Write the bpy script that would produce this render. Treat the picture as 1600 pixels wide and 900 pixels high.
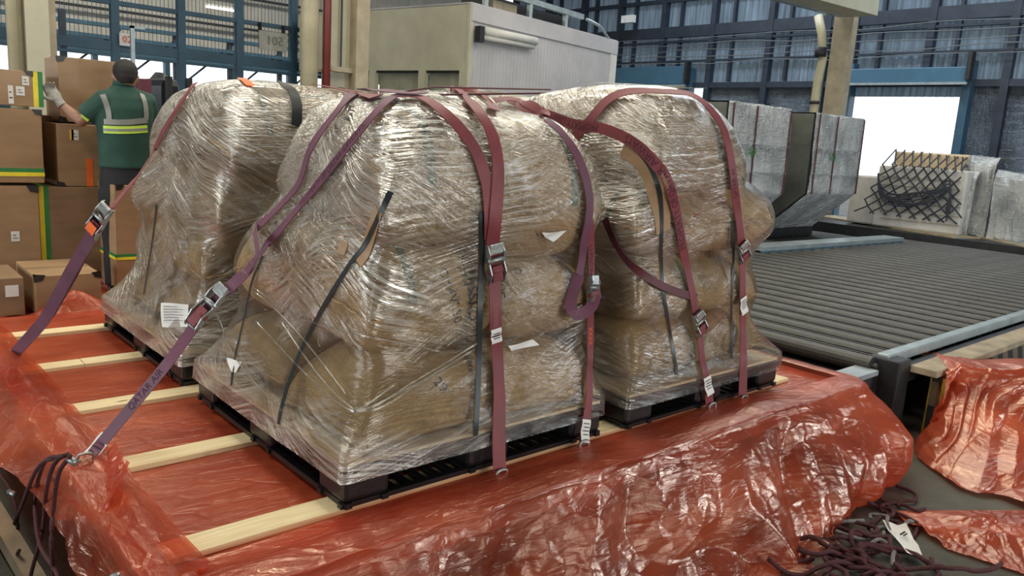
import bpy, bmesh, math, random
import numpy as np
from mathutils import Vector, Matrix
from mathutils.bvhtree import BVHTree
random.seed(7); rng = np.random.default_rng(7)
S = bpy.context.scene; C = S.collection
PI = math.pi
for o in list(bpy.data.objects): bpy.data.objects.remove(o)

# ---------------------------------------------------------------- camera
F_PX, YAW, PIT, ROL = 1232.47, 0.7309, 0.1884, 0.0628
CAM = Vector((-1.1699, -2.0340, 1.1848))
fw = Vector((math.cos(PIT)*math.sin(YAW), math.cos(PIT)*math.cos(YAW), -math.sin(PIT)))
r0 = fw.cross(Vector((0, 0, 1))).normalized(); u0 = r0.cross(fw)
rt = r0*math.cos(ROL) + u0*math.sin(ROL); up = u0*math.cos(ROL) - r0*math.sin(ROL)
cd = bpy.data.cameras.new('camera'); cam = bpy.data.objects.new('camera', cd); C.objects.link(cam)
cd.sensor_width = 36; cd.lens = F_PX*36/1600; cd.clip_start = 0.05; cd.clip_end = 200
cam.matrix_world = Matrix(((rt.x, up.x, -fw.x, CAM.x), (rt.y, up.y, -fw.y, CAM.y), (rt.z, up.z, -fw.z, CAM.z), (0, 0, 0, 1)))
S.camera = cam
# ---------------------------------------------------------------- world, light, exposure
S.view_settings.view_transform = 'Standard'; S.view_settings.look = 'None'
S.view_settings.exposure = 0.24; S.view_settings.gamma = 1.0; S.view_settings.use_curve_mapping = False
w = bpy.data.worlds.new('sky'); S.world = w; w.use_nodes = True
nt = w.node_tree; bgn = nt.nodes['Background']
bgn.inputs[0].default_value = (0.86, 0.94, 1.0, 1); bgn.inputs[1].default_value = 1.6
def area(name, loc, rot, sx, sy, power, col):
    l = bpy.data.lights.new(name, 'AREA'); l.shape = 'RECTANGLE'; l.size = sx; l.size_y = sy; l.energy = power; l.color = col
    o = bpy.data.objects.new(name, l); C.objects.link(o); o.location = loc; o.rotation_euler = rot
    o['kind'] = 'structure'; return o
WARM = (1.0, 0.93, 0.78)
for sx_, sy_, pw_ in ((-2.6, 3.5, 230), (1.4, 3.0, 230), (5.4, 3.5, 200), (9.5, 5.0, 200)):
    area('skylight', (sx_, sy_, 6.6), (0, 0, 0), .9, 7, pw_, WARM)  # rooflights out of view, cut to narrow strips for streaked highlights
area('skylight', (5.0, 14.5, 6.6), (0, 0, 0), 9, 1.2, 500, WARM)
area('skylight', (14.2, 6.5, 6.6), (0, 0, 0), 1.2, 12, 420, (0.8, 0.9, 1.0))
# area lamps added on the unseen walls as dock openings, for contrasty reflections
area('added_dock_light', (-8.9, 4.2, 1.7), (0, -PI/2, 0), 3.4, 4.2, 330, (0.92, 0.97, 1.0))
area('added_dock_light', (-8.9, -3.2, 1.7), (0, -PI/2, 0), 3.4, 3.2, 230, (0.92, 0.97, 1.0))
area('added_dock_light', (1.6, -7.9, 1.9), (-PI/2, 0, PI), 3.2, 3.4, 260, (1.0, 0.96, 0.88))
area('added_dock_light', (9.5, -7.9, 1.9), (-PI/2, 0, PI), 3.6, 3.4, 330, (0.85, 0.93, 1.0))

# ---------------------------------------------------------------- ray helpers (pixel -> point on a real plane)
def ray(x, y): return (fw + rt*((x-800)/F_PX) - up*((y-450)/F_PX))
def onx(x, y, X): d = ray(x, y); return CAM + d*((X-CAM.x)/d.x)
def ony(x, y, Y): d = ray(x, y); return CAM + d*((Y-CAM.y)/d.y)
def onz(x, y, Z): d = ray(x, y); return CAM + d*((Z-CAM.z)/d.z)

# ---------------------------------------------------------------- materials
def newmat(name):
    m = bpy.data.materials.new(name); m.use_nodes = True
    for n in list(m.node_tree.nodes): m.node_tree.nodes.remove(n)
    return m, m.node_tree
class N:
    def __init__(s, t): s.t = t
    def n(s, typ, ins=None, **kw):
        nd = s.t.nodes.new(typ)
        for k, v in kw.items(): setattr(nd, k, v)
        for k, v in (ins or {}).items():
            if hasattr(v, 'is_linked') or isinstance(v, bpy.types.NodeSocket): s.t.links.new(v, nd.inputs[k])
            else: nd.inputs[k].default_value = v
        return nd
    def math(s, op, a, b=0.0, c=None):
        i = {0: a, 1: b}
        if c is not None: i[2] = c
        return s.n('ShaderNodeMath', i, operation=op).outputs[0]
    def ramp(s, f, stops, interp='LINEAR'):
        nd = s.n('ShaderNodeValToRGB', {0: f}); cr = nd.color_ramp; cr.interpolation = interp
        while len(cr.elements) < len(stops): cr.elements.new(0.5)
        for e, (p, c) in zip(cr.elements, stops):
            e.position = p; e.color = c if len(c) == 4 else (*c, 1)
        return nd.outputs[0]
    def noise(s, vec, scale, detail=3, rough=.5, dist=0):
        return s.n('ShaderNodeTexNoise', {'Vector': vec, 'Scale': scale, 'Detail': detail, 'Roughness': rough, 'Distortion': dist}).outputs[0]
    def map(s, vec, sc=(1, 1, 1), rot=(0, 0, 0), loc=(0, 0, 0)):
        return s.n('ShaderNodeMapping', {'Vector': vec, 'Scale': sc, 'Rotation': rot, 'Location': loc}).outputs[0]
    def out(s, sh): s.n('ShaderNodeOutputMaterial', {0: sh})
def g3(v): return (v, v, v, 1)
def simple(name, col, rough=.6, metal=0, var=.18, nscale=6, bump=.0, bscale=60, spec=.5, col2=None):
    """painted / plain surface with mottled wear"""
    m, t = newmat(name); k = N(t)
    co = k.n('ShaderNodeTexCoord').outputs['Object']
    f = k.noise(co, nscale, 5, .6)
    c1 = tuple(max(0, x*(1-var)) for x in col); c2 = col2 or tuple(min(1, x*(1+var)) for x in col)
    c = k.ramp(f, [(.3, c1), (.7, c2)])
    ins = {'Base Color': c, 'Roughness': rough, 'Metallic': metal, 'Specular IOR Level': spec}
    if bump:
        b = k.n('ShaderNodeBump', {'Height': k.noise(co, bscale, 3), 'Strength': bump, 'Distance': .01}).outputs[0]; ins['Normal'] = b
    k.out(k.n('ShaderNodeBsdfPrincipled', ins).outputs[0]); return m
def mat_jute(stripe=None, tint=1.0):
    m, t = newmat('jute_sacking'); k = N(t)
    co = k.n('ShaderNodeTexCoord').outputs['Object']
    f = k.noise(co, 5, 4, .6); g = k.noise(k.map(co, (1, 6, 1)), 60, 2)
    a = k.ramp(k.math('ADD', k.math('MULTIPLY', f, .6), k.math('MULTIPLY', g, .4)), [(.32, (.26*tint, .168*tint, .08*tint)), (.7, (.54*tint, .37*tint, .19*tint))])
    col = a
    if stripe:
        sep = k.n('ShaderNodeSeparateXYZ', {0: co})
        y = sep.outputs[1]
        d = k.math('ABSOLUTE', k.math('SUBTRACT', y, stripe))
        msk = k.math('LESS_THAN', d, .018)
        msk = k.math('MULTIPLY', msk, k.math('GREATER_THAN', sep.outputs[2], -.02))
        col = k.n('ShaderNodeMix', {0: k.math('MULTIPLY', msk, .8), 6: a, 7: (.03, .13, .085, 1)}, data_type='RGBA').outputs[2]
    w1 = k.n('ShaderNodeTexWave', {'Vector': co, 'Scale': 90, 'Distortion': 1.5}, bands_direction='X').outputs[1]
    w2 = k.n('ShaderNodeTexWave', {'Vector': co, 'Scale': 90, 'Distortion': 1.5}, bands_direction='Y').outputs[1]
    h = k.math('ADD', k.math('MULTIPLY', k.math('MULTIPLY', w1, w2), .5), k.noise(k.map(co, (1, 2.2, 1)), 14, 6, .65))
    b = k.n('ShaderNodeBump', {'Height': h, 'Strength': .7, 'Distance': .007}).outputs[0]
    k.out(k.n('ShaderNodeBsdfPrincipled', {'Base Color': col, 'Roughness': .85, 'Normal': b, 'Specular IOR Level': .2}).outputs[0]); return m
def mat_wrap(name='stretch_film', dens=1.0, seed=0.0, tint=(.95, .92, .82)):
    """many layers of clear stretch film: fine pulled fibres that glint, clear between them"""
    m, t = newmat(name); k = N(t)
    uv = k.n('ShaderNodeUVMap').outputs[0]
    big = k.noise(k.map(uv, (1.6, 2.2, 1), loc=(seed, seed, 0)), 1.0, 3, .55)
    def streak(ang, sx, sy, off, lo, hi):
        # warp the direction slowly, then stretch
        wv = k.n('ShaderNodeVectorMath', {0: k.n('ShaderNodeTexNoise', {'Vector': uv, 'Scale': 1.3, 'Detail': 1}).outputs[1], 1: (.34, .34, 0)}, operation='MULTIPLY').outputs[0]
        v = k.n('ShaderNodeVectorMath', {0: uv, 1: wv}, operation='ADD').outputs[0]
        v = k.map(v, (1, 1, 1), rot=(0, 0, ang)); v = k.map(v, (sx, sy, 1), loc=(off+seed, off, 0))
        return k.noise(v, 1, 3, .65), lo, hi
    s1, _, _ = streak(math.radians(24), 2.4, 85, 3, 0, 0)
    s2, _, _ = streak(math.radians(-14), 2.2, 70, 9, 0, 0)
    s3, _, _ = streak(math.radians(12), 3.5, 170, 15, 0, 0)
    sel = k.ramp(big, [(.40, g3(0)), (.60, g3(1))])
    s1 = k.ramp(s1, [(.43, g3(0)), (.64, g3(1))]); s2 = k.ramp(s2, [(.43, g3(0)), (.64, g3(1))]); s3 = k.ramp(s3, [(.50, g3(0)), (.68, g3(1))])
    sm = k.n('ShaderNodeMix', {0: sel, 2: s1, 3: s2}).outputs[0]
    st = k.math('MAXIMUM', sm, s3)
    dn = k.ramp(k.noise(k.map(uv, (1.3, 1.8, 1), loc=(seed*2+4, 1, 0)), 1.5, 3, .6), [(.42, g3(.05)), (.60, g3(1))])
    sx = k.n('ShaderNodeSeparateXYZ', {0: uv}); su, sv = sx.outputs[0], sx.outputs[1]
    # brighter upper and left light painted in as whiter film; low near face clearer
    hi = k.n('ShaderNodeMapRange', {0: k.math('ADD', sv, k.math('MULTIPLY', big, .9)), 1: 1.10, 2: 1.45, 3: .0, 4: 1.0}).outputs[0]
    low = k.n('ShaderNodeMapRange', {0: k.math('ABSOLUTE', k.math('SUBTRACT', su, 3.85)), 1: .35, 2: .95, 3: .30, 4: 1.0}).outputs[0]
    dn = k.math('MAXIMUM', k.math('MULTIPLY', dn, low), k.math('MULTIPLY', hi, k.math('ADD', .35, k.math('MULTIPLY', low, .65))))
    fib = k.math('MULTIPLY', st, dn)
    cr = k.noise(k.map(uv, (3, 9, 1), rot=(0, 0, .4)), 1.3, 3, .55, .5)
    h = k.math('ADD', k.math('MULTIPLY', st, k.math('ADD', .10, k.math('MULTIPLY', dn, .24))), k.math('MULTIPLY', cr, .8))
    bp = k.n('ShaderNodeBump', {'Height': h, 'Strength': .9, 'Distance': .012}).outputs[0]
    gl = k.n('ShaderNodeBsdfGlossy', {'Color': (1, 1, .98, 1), 'Roughness': .17, 'Normal': bp}).outputs[0]
    df = k.n('ShaderNodeBsdfDiffuse', {'Color': (*tint, 1), 'Normal': bp}).outputs[0]
    tl = k.n('ShaderNodeBsdfTranslucent', {'Color': (*tint, 1)}).outputs[0]
    milk = k.n('ShaderNodeMixShader', {0: .3, 1: df, 2: tl}).outputs[0]
    tr = k.n('ShaderNodeBsdfTransparent', {0: (.98, .98, .96, 1)}).outputs[0]
    fr = k.n('ShaderNodeFresnel', {'IOR': 1.5, 'Normal': bp}).outputs[0]
    a = k.n('ShaderNodeMixShader', {0: k.math('MULTIPLY', fib, .85*dens), 1: tr, 2: milk}).outputs[0]
    gfac = k.math('ADD', k.math('MULTIPLY', fr, k.math('ADD', .9, k.math('MULTIPLY', dn, 2.0))), k.math('MULTIPLY', fib, .25*dens))
    gfac = k.math('MINIMUM', gfac, .85)
    k.out(k.n('ShaderNodeMixShader', {0: gfac, 1: a, 2: gl}).outputs[0]); return m
def mat_redfilm(name, alpha=.75, seed=0.):
    m, t = newmat(name); k = N(t)
    uv = k.n('ShaderNodeUVMap').outputs[0]
    cr = k.n('ShaderNodeTexVoronoi', {'Vector': k.map(uv, (4, 9, 1), rot=(0, 0, .7), loc=(seed, 0, 0)), 'Scale': 1.6}, feature='DISTANCE_TO_EDGE').outputs[0]
    nz = k.noise(k.map(uv, (3, 12, 1), rot=(0, 0, .6)), 2.2, 5, .6, 1.2)
    h = k.math('ADD', k.math('MULTIPLY', k.math('MINIMUM', cr, .12), 2.0), nz)
    bp = k.n('ShaderNodeBump', {'Height': h, 'Strength': .5, 'Distance': .012}).outputs[0]
    lay = k.noise(k.map(uv, (1, 2.5, 1), loc=(seed, 2, 0)), 1.7, 3, .5)
    col = k.ramp(lay, [(.3, (.40, .050, .020)), (.7, (.62, .120, .045))])
    pr = k.n('ShaderNodeBsdfPrincipled', {'Base Color': col, 'Roughness': .34, 'Normal': bp, 'Specular IOR Level': .45}).outputs[0]
    tl = k.n('ShaderNodeBsdfTranslucent', {'Color': (.85, .16, .08, 1)}).outputs[0]
    tr = k.n('ShaderNodeBsdfTransparent', {0: (.98, .42, .30, 1)}).outputs[0]
    body = k.n('ShaderNodeMixShader', {0: .25, 1: pr, 2: tl}).outputs[0]
    fac = k.ramp(lay, [(.35, g3(alpha-.22)), (.65, g3(min(1, alpha+.15)))])
    mx = k.n('ShaderNodeMixShader', {0: fac, 1: tr, 2: body}).outputs[0]
    gl = k.n('ShaderNodeBsdfGlossy', {'Color': (1, .80, .64, 1), 'Roughness': .19, 'Normal': bp}).outputs[0]
    fr = k.n('ShaderNodeFresnel', {'IOR': 1.45, 'Normal': bp}).outputs[0]
    k.out(k.n('ShaderNodeMixShader', {0: k.math('MINIMUM', k.math('MULTIPLY', fr, .7), .17), 1: mx, 2: gl}).outputs[0]); return m
def mat_wood():
    m, t = newmat('pine'); k = N(t)
    co = k.n('ShaderNodeTexCoord').outputs['Object']
    g = k.noise(k.map(co, (1.2, 22, 22)), 2, 5, .6, .6)
    kn = k.n('ShaderNodeTexVoronoi', {'Vector': k.map(co, (2.6, 9, 1)), 'Scale': 1}).outputs[0]
    c = k.ramp(g, [(.3, (.64, .49, .26)), (.7, (.84, .72, .46))])
    kk = k.ramp(kn, [(.05, (.25, .13, .05)), (.10, (1, 1, 1))])
    c = k.n('ShaderNodeMix', {0: 1.0, 6: c, 7: kk}, data_type='RGBA', blend_type='MULTIPLY').outputs[2]
    k.out(k.n('ShaderNodeBsdfPrincipled', {'Base Color': c, 'Roughness': .7}).outputs[0]); return m
def mat_card(c1=(.27, .165, .085), c2=(.37, .235, .125)):
    m, t = newmat('cardboard'); k = N(t)
    co = k.n('ShaderNodeTexCoord').outputs['Object']
    c = k.ramp(k.noise(k.map(co, (1, 1, 4)), 3, 4), [(.3, c1), (.7, c2)])
    k.out(k.n('ShaderNodeBsdfPrincipled', {'Base Color': c, 'Roughness': .6, 'Coat Weight': .08}).outputs[0]); return m
def mat_strap(name, col):
    m, t = newmat(name); k = N(t)
    co = k.n('ShaderNodeTexCoord').outputs['Object']
    h = k.noise(co, 400, 2); c = k.ramp(k.noise(co, 9, 4), [(.3, tuple(x*.78 for x in col)), (.7, tuple(min(1, x*1.15) for x in col))])
    b = k.n('ShaderNodeBump', {'Height': h, 'Strength': .4, 'Distance': .001}).outputs[0]
    k.out(k.n('ShaderNodeBsdfPrincipled', {'Base Color': c, 'Roughness': .55, 'Normal': b, 'Sheen Weight': .08}).outputs[0]); return m
def mat_foil(name='silver_wrap', ca=(.28, .30, .30), cb=(.60, .62, .62)):
    m, t = newmat(name); k = N(t)
    co = k.n('ShaderNodeTexCoord').outputs['Object']
    n1 = k.noise(k.map(co, (3, 3, 14), rot=(.2, .3, 0)), 2.2, 5, .65, 1.0)
    n2 = k.noise(k.map(co, (9, 9, 2)), 2.5, 4, .6, .6)
    bp = k.n('ShaderNodeBump', {'Height': k.math('ADD', n1, n2), 'Strength': 1.0, 'Distance': .05}).outputs[0]
    c = k.ramp(k.noise(co, 1.8, 4), [(.3, ca), (.7, cb)])
    k.out(k.n('ShaderNodeBsdfPrincipled', {'Base Color': c, 'Roughness': .25, 'Metallic': .6, 'Normal': bp}).outputs[0]); return m
def mat_clad():
    m, t = newmat('translucent_cladding'); k = N(t)
    co = k.n('ShaderNodeTexCoord').outputs['Object']
    d = k.noise(k.map(co, (1, 9, .5)), 1.6, 4, .6)
    c = k.ramp(d, [(.30, (.11, .14, .17)), (.70, (.25, .32, .39))])
    p = k.n('ShaderNodeBsdfDiffuse', {'Color': c}).outputs[0]
    tl = k.n('ShaderNodeBsdfTranslucent', {'Color': c}).outputs[0]
    k.out(k.n('ShaderNodeMixShader', {0: .22, 1: p, 2: tl}).outputs[0]); return m
def mat_stripes(name, c1, c2, freq, rot=.6):
    m, t = newmat(name); k = N(t)
    co = k.n('ShaderNodeTexCoord').outputs['Object']
    wv = k.n('ShaderNodeTexWave', {'Vector': k.map(co, rot=(0, rot, 0)), 'Scale': freq}, bands_direction='X').outputs[1]
    c = k.ramp(wv, [(.49, c1), (.51, c2)])
    k.out(k.n('ShaderNodeBsdfPrincipled', {'Base Color': c, 'Roughness': .7}).outputs[0]); return m
def mat_floor():
    m, t = newmat('stained_concrete'); k = N(t)
    co = k.n('ShaderNodeTexCoord').outputs['Object']
    c = k.ramp(k.noise(co, 1.3, 8, .7), [(.3, (.040, .038, .028)), (.6, (.10, .095, .075)), (.8, (.14, .135, .115))])
    sp = k.ramp(k.noise(co, 120, 2), [(.70, g3(0)), (.78, g3(1))])
    c = k.n('ShaderNodeMix', {0: k.math('MULTIPLY', sp, .35), 6: c, 7: (.5, .5, .45, 1)}, data_type='RGBA').outputs[2]
    b = k.n('ShaderNodeBump', {'Height': k.noise(co, 70, 5), 'Strength': .5, 'Distance': .01}).outputs[0]
    k.out(k.n('ShaderNodeBsdfPrincipled', {'Base Color': c, 'Roughness': .75, 'Normal': b}).outputs[0]); return m
M = dict(
 jute=[mat_jute(), mat_jute(.12), mat_jute(-.1, 1.08), mat_jute(None, .88)],
 wrap=mat_wrap(dens=1.0), wrap2=mat_wrap('stretch_film_dense', 1.25, 4.3), wrap3=mat_wrap('stretch_film_light', .75, 8.1),
 red=mat_redfilm('red_polythene', .60), redflat=mat_redfilm('red_polythene_flat', .9, 5.), redheap=mat_redfilm('red_polythene_heap', .9, 9.),
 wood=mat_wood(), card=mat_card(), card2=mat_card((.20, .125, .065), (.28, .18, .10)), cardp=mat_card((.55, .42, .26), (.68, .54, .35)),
 strap=mat_strap('maroon_webbing', (.18, .028, .036)), strapp=mat_strap('purple_webbing', (.12, .034, .066)), strapd=mat_strap('dark_maroon_webbing', (.09, .014, .02)),
 ink=simple('ink', (.012, .010, .014), .8), inkred=simple('red_ink', (.35, .04, .03), .8), inkp=simple('purple_ink', (.06, .012, .03), .8), inko=simple('orange_ink', (.75, .10, .03), .7),
 steel=simple('zinc_steel', (.36, .38, .37), .38, .75, .25, 14, .2, 90), dsteel=simple('dark_steel', (.030, .031, .034), .5, .4, .3, 8, .2),
 plast=simple('black_plastic', (.012, .012, .013), .32, 0, .3, 10, .15, 120), band=simple('black_band', (.018, .024, .026), .35),
 white=simple('white_paper', (.72, .72, .69), .6, 0, .06), grn=simple('green_tape', (.02, .20, .05), .45), yel=simple('yellow_tape', (.78, .66, .03), .45),
 orange=simple('orange_label', (.85, .16, .03), .5), amber=simple('amber_label', (.75, .40, .05), .5),
 cream=simple('cream_paint', (.44, .42, .31), .5, 0, .10, 3, .1), creamd=simple('cream_paint_dirty', (.34, .29, .20), .55, 0, .2, 5, .1), pipe=simple('pipe_cream', (.42, .38, .25), .45, 0, .15, 4),
 redpipe=simple('red_pipe', (.16, .028, .025), .4, 0, .15, 5), blue=simple('blue_paint', (.035, .09, .14), .5, 0, .2, 4), navy=simple('navy_steel', (.020, .030, .048), .5, 0, .3, 4),
 boxblue=simple('shutter_blue', (.05, .13, .20), .4, 0, .1, 3), wallw=simple('white_cladding', (.55, .54, .50), .7, 0, .12, 3), greyw=simple('grey_cladding', (.42, .41, .42), .6, 0, .12, 1.5),
 greyd=simple('dim_cladding', (.16, .16, .155), .8), roof=simple('roof_sheet', (.10, .11, .12), .8), clad=mat_clad(), foil=mat_foil(ca=(.40, .43, .43), cb=(.85, .87, .87)), quilt=mat_foil('quilted_insulation', (.10, .12, .14), (.25, .29, .34)),
 roller=simple('roller_steel', (.06, .06, .055), .42, .35, .25, 5, .3, 160), tread=simple('tread_plate', (.05, .05, .046), .5, .3, .35, 4, .9, 70),
 rail=simple('galvanised_rail', (.36, .42, .44), .4, .45, .2, 6), railb=simple('blue_rail', (.06, .14, .19), .5, .1, .2, 5), rust=simple('weathered_cream_rail', (.33, .27, .18), .6, 0, .35, 5),
 hazard=mat_stripes('hazard_stripes', (.012, .014, .02, 1), (.14, .11, .06, 1), 1.8), yellow=simple('worn_yellow', (.52, .36, .02), .6, 0, .4, 25),
 floor=mat_floor(), skin=simple('skin', (.30, .16, .10), .5, 0, .1, 8), hair=simple('black_hair', (.012, .010, .009), .6, 0, .3, 60, .8, 200),
 trouser=simple('dark_trousers', (.012, .013, .016), .8), glove=simple('grey_glove', (.33, .32, .29), .85, 0, .2, 30, .4, 200),
 rope=simple('maroon_rope', (.055, .009, .012), .75, 0, .35, 40, .6, 160), ropeg=simple('grey_rope', (.16, .15, .14), .7, 0, .3, 40), net=simple('net_cord', (.03, .035, .05), .8), crate=simple('pale_packing', (.52, .51, .48), .7, 0, .15, 4),
 darkc=simple('dark_clutter', (.03, .035, .04), .6), maroonb=simple('maroon_board', (.10, .015, .03), .6),
 lampm=simple('lamp_white', (.8, .8, .78), .4), seam=simple('hem', (.36, .24, .12), .9, 0, .2, 40, .6, 150))
def mat_emit(name, col, s):
    m, t = newmat(name); k = N(t); k.out(k.n('ShaderNodeEmission', {0: (*col, 1), 1: s}).outputs[0]); return m
M['tube'] = mat_emit('fluorescent_tube', (1, 1, .9), 5)

# ---------------------------------------------------------------- mesh helpers
WP = {}
class MB:
    def __init__(s): s.v = []; s.f = []
    def add(s, vs, fs):
        b = len(s.v); s.v += [tuple(p) for p in vs]; s.f += [tuple(b+i for i in f) for f in fs]; return s
    def box(s, x0, x1, y0, y1, z0, z1, R=None, c=(0, 0, 0), bev=0):
        P = [(x, y, z) for x in (x0, x1) for y in (y0, y1) for z in (z0, z1)]
        Fc = [(0, 1, 3, 2), (4, 6, 7, 5), (0, 4, 5, 1), (2, 3, 7, 6), (0, 2, 6, 4), (1, 5, 7, 3)]
        if R is not None: P = [R @ Vector(p) + Vector(c) for p in P]
        return s.add(P, Fc)
    def bar(s, a, b, wd, ht=None, upv=(0, 0, 1)):
        """rectangular bar from a to b"""
        ht = ht or wd; a = Vector(a); b = Vector(b); t = (b-a).normalized(); u = Vector(upv)
        if abs(t.dot(u)) > .95: u = Vector((1, 0, 0))
        sd = t.cross(u).normalized()*wd/2; u2 = sd.cross(t).normalized()*ht/2
        P = [p+i*sd+j*u2 for p in (a, b) for i, j in ((-1, -1), (1, -1), (1, 1), (-1, 1))]
        return s.add(P, [(0, 1, 2, 3), (7, 6, 5, 4), (0, 4, 5, 1), (1, 5, 6, 2), (2, 6, 7, 3), (3, 7, 4, 0)])
    def tube(s, pts, r, n=10, cap=True, rr=None):
        pts = [Vector(p) for p in pts]; b = len(s.v); ref = Vector((.13, .31, .94)); L = len(pts)
        for i, p in enumerate(pts):
            t = (pts[min(i+1, L-1)]-pts[max(i-1, 0)]).normalized()
            a = t.cross(ref)
            if a.length < .1: a = t.cross(Vector((1, 0, 0)))
            a.normalize(); c = t.cross(a); q = rr[i] if rr else r
            for k in range(n):
                th = 2*PI*k/n; s.v.append(tuple(p + a*math.cos(th)*q + c*math.sin(th)*q))
        for i in range(L-1):
            for k in range(n):
                s.f.append((b+i*n+k, b+i*n+(k+1) % n, b+(i+1)*n+(k+1) % n, b+(i+1)*n+k))
        if cap: s.f.append(tuple(b+k for k in range(n))[::-1]); s.f.append(tuple(b+(L-1)*n+k for k in range(n)))
        return s
    def prism(s, poly, d):
        """poly: list of 3D points, extruded by vector d"""
        n = len(poly); d = Vector(d); P = [Vector(p) for p in poly]; P += [p+d for p in P]
        return s.add(P, [tuple(range(n))[::-1], tuple(range(n, 2*n))] + [(i, (i+1) % n, n+(i+1) % n, n+i) for i in range(n)])
    def build(s, name, m, parent=None, smooth=False, bevel=0, uv=None):
        me = bpy.data.meshes.new(name); org = WP.get(parent.name, Vector()) if parent else Vector()
        me.from_pydata([tuple(Vector(v)-org) for v in s.v], [], s.f); me.materials.append(m)
        bm = bmesh.new(); bm.from_mesh(me); bmesh.ops.recalc_face_normals(bm, faces=bm.faces); bm.to_mesh(me); bm.free()
        o = bpy.data.objects.new(name, me); C.objects.link(o)
        if parent: o.parent = parent; WP[o.name] = org
        if smooth:
            for p in me.polygons: p.use_smooth = True
        if bevel:
            bv = o.modifiers.new('bevel', 'BEVEL'); bv.width = bevel; bv.segments = 2; bv.limit_method = 'ANGLE'
        return o
def tag(o, label=None, cat=None, group=None, kind=None):
    for k, v in (('label', label), ('category', cat), ('group', group), ('kind', kind)):
        if v: o[k] = v
    return o
def thing(name, label, cat, loc=(0, 0, 0), group=None):
    o = bpy.data.objects.new(name, None); C.objects.link(o); o.location = loc; o.empty_display_size = .1
    WP[o.name] = Vector(loc); return tag(o, label, cat, group)
def sbox(name, m, *a, parent=None, kind=None, bevel=0):
    o = MB().box(*a).build(name, m, parent, bevel=bevel)
    if kind: o['kind'] = kind
    return o
def grid(name, P, m, parent=None, uv=None, closed_u=False, smooth=True):
    """P: (nu, nv, 3) array -> grid mesh with UVs"""
    nu, nv = P.shape[:2]; org = np.array(WP.get(parent.name, Vector()) if parent else (0, 0, 0), float)
    V = (P.reshape(-1, 3) - org)
    iu = np.arange(nu if closed_u else nu-1); a, b = np.meshgrid(iu, np.arange(nv-1), indexing='ij')
    a1 = (a+1) % nu
    Fq = np.stack([a*nv+b, a1*nv+b, a1*nv+b+1, a*nv+b+1], -1).reshape(-1, 4)
    me = bpy.data.meshes.new(name); me.from_pydata(V.tolist(), [], Fq.tolist()); me.materials.append(m)
    if uv is not None:
        # uv shape (nu(+1), nv, 2)
        lay = me.uv_layers.new(name='UVMap'); a1u = a+1
        U = np.stack([uv[a, b], uv[a1u, b], uv[a1u, b+1], uv[a, b+1]], 2).reshape(-1, 2)
        lay.data.foreach_set('uv', U.ravel().astype(np.float32))
    me.polygons.foreach_set('use_smooth', np.full(len(me.polygons), smooth))
    o = bpy.data.objects.new(name, me); C.objects.link(o)
    if parent: o.parent = parent; WP[o.name] = Vector(org.tolist())
    return o
def lattice(seed, n=64):
    return np.random.default_rng(seed).random((n, n))*2-1
def facet(u, v, seed, smooth=False):
    """crease noise: random heights on a jittered lattice, linear in each triangle"""
    L = lattice(seed); n = L.shape[0]
    iu = np.floor(u).astype(int); iv = np.floor(v).astype(int); fu = u-iu; fv = v-iv
    if smooth: fu = fu*fu*(3-2*fu); fv = fv*fv*(3-2*fv)
    g = lambda a, b: L[a % n, b % n]
    h00, h10, h01, h11 = g(iu, iv), g(iu+1, iv), g(iu, iv+1), g(iu+1, iv+1)
    if smooth: return (h00*(1-fu)+h10*fu)*(1-fv)+(h01*(1-fu)+h11*fu)*fv
    lo = h00 + fu*(h10-h00) + fv*(h11-h10); hi = h00 + fv*(h01-h00) + fu*(h11-h01)
    return np.where(fu > fv, lo, hi)
def crumple(u, v, seed, oct=4, f=2.0):
    wu = u + .35/f*facet(u*f*.7, v*f*.7, seed+50, True); wv = v + .35/f*facet(u*f*.7+9, v*f*.7, seed+51, True)
    h = 0; a = 1.0
    for i in range(oct):
        an = .6+1.3*i; cu, su = math.cos(an), math.sin(an)
        h = h + a*facet((wu*cu+wv*su)*f+i*7.3, (-wu*su+wv*cu)*f+i*3.1, seed+i); f *= 2.1; a *= .48
    return h
def catmull(pts, n):
    P = np.array(pts, float); P = np.vstack([2*P[0]-P[1], P, 2*P[-1]-P[-2]]); out = []
    for i in range(1, len(P)-2):
        for t in np.linspace(0, 1, n, endpoint=False):
            a, b, c, d = P[i-1:i+3]
            out.append(.5*((2*b)+(-a+c)*t+(2*a-5*b+4*c-d)*t*t+(-a+3*b-3*c+d)*t**3))
    out.append(P[-2]); return np.array(out)

# ================================================================ STRUCTURE
FZ = -.50
o = sbox('floor', M['floor'], -14, 40, -14, 40, FZ-.1, FZ, kind='structure')
# solid ceiling out of view; the skylight area lamps hang below it
ce = sbox('ceiling', M['roof'], -9.1, 17.3, -8.1, 20.3, 6.9, 7.0, kind='structure')
sbox('added_wall_back', M['greyd'], -9.1, -9.0, -8.1, 20.3, FZ, 7.0, kind='structure'); sbox('added_wall_near', M['greyd'], -9.1, 17.3, -8.1, -8.0, FZ, 7.0, kind='structure')  # unseen dark walls, added so the film reflects a darker surround
b_ = MB()
for k in range(8): b_.box(-7, 17, -2+3*k, -1.8+3*k, 6.68, 6.88)
b_.build('roof_purlin', M['navy'], ce)
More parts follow.
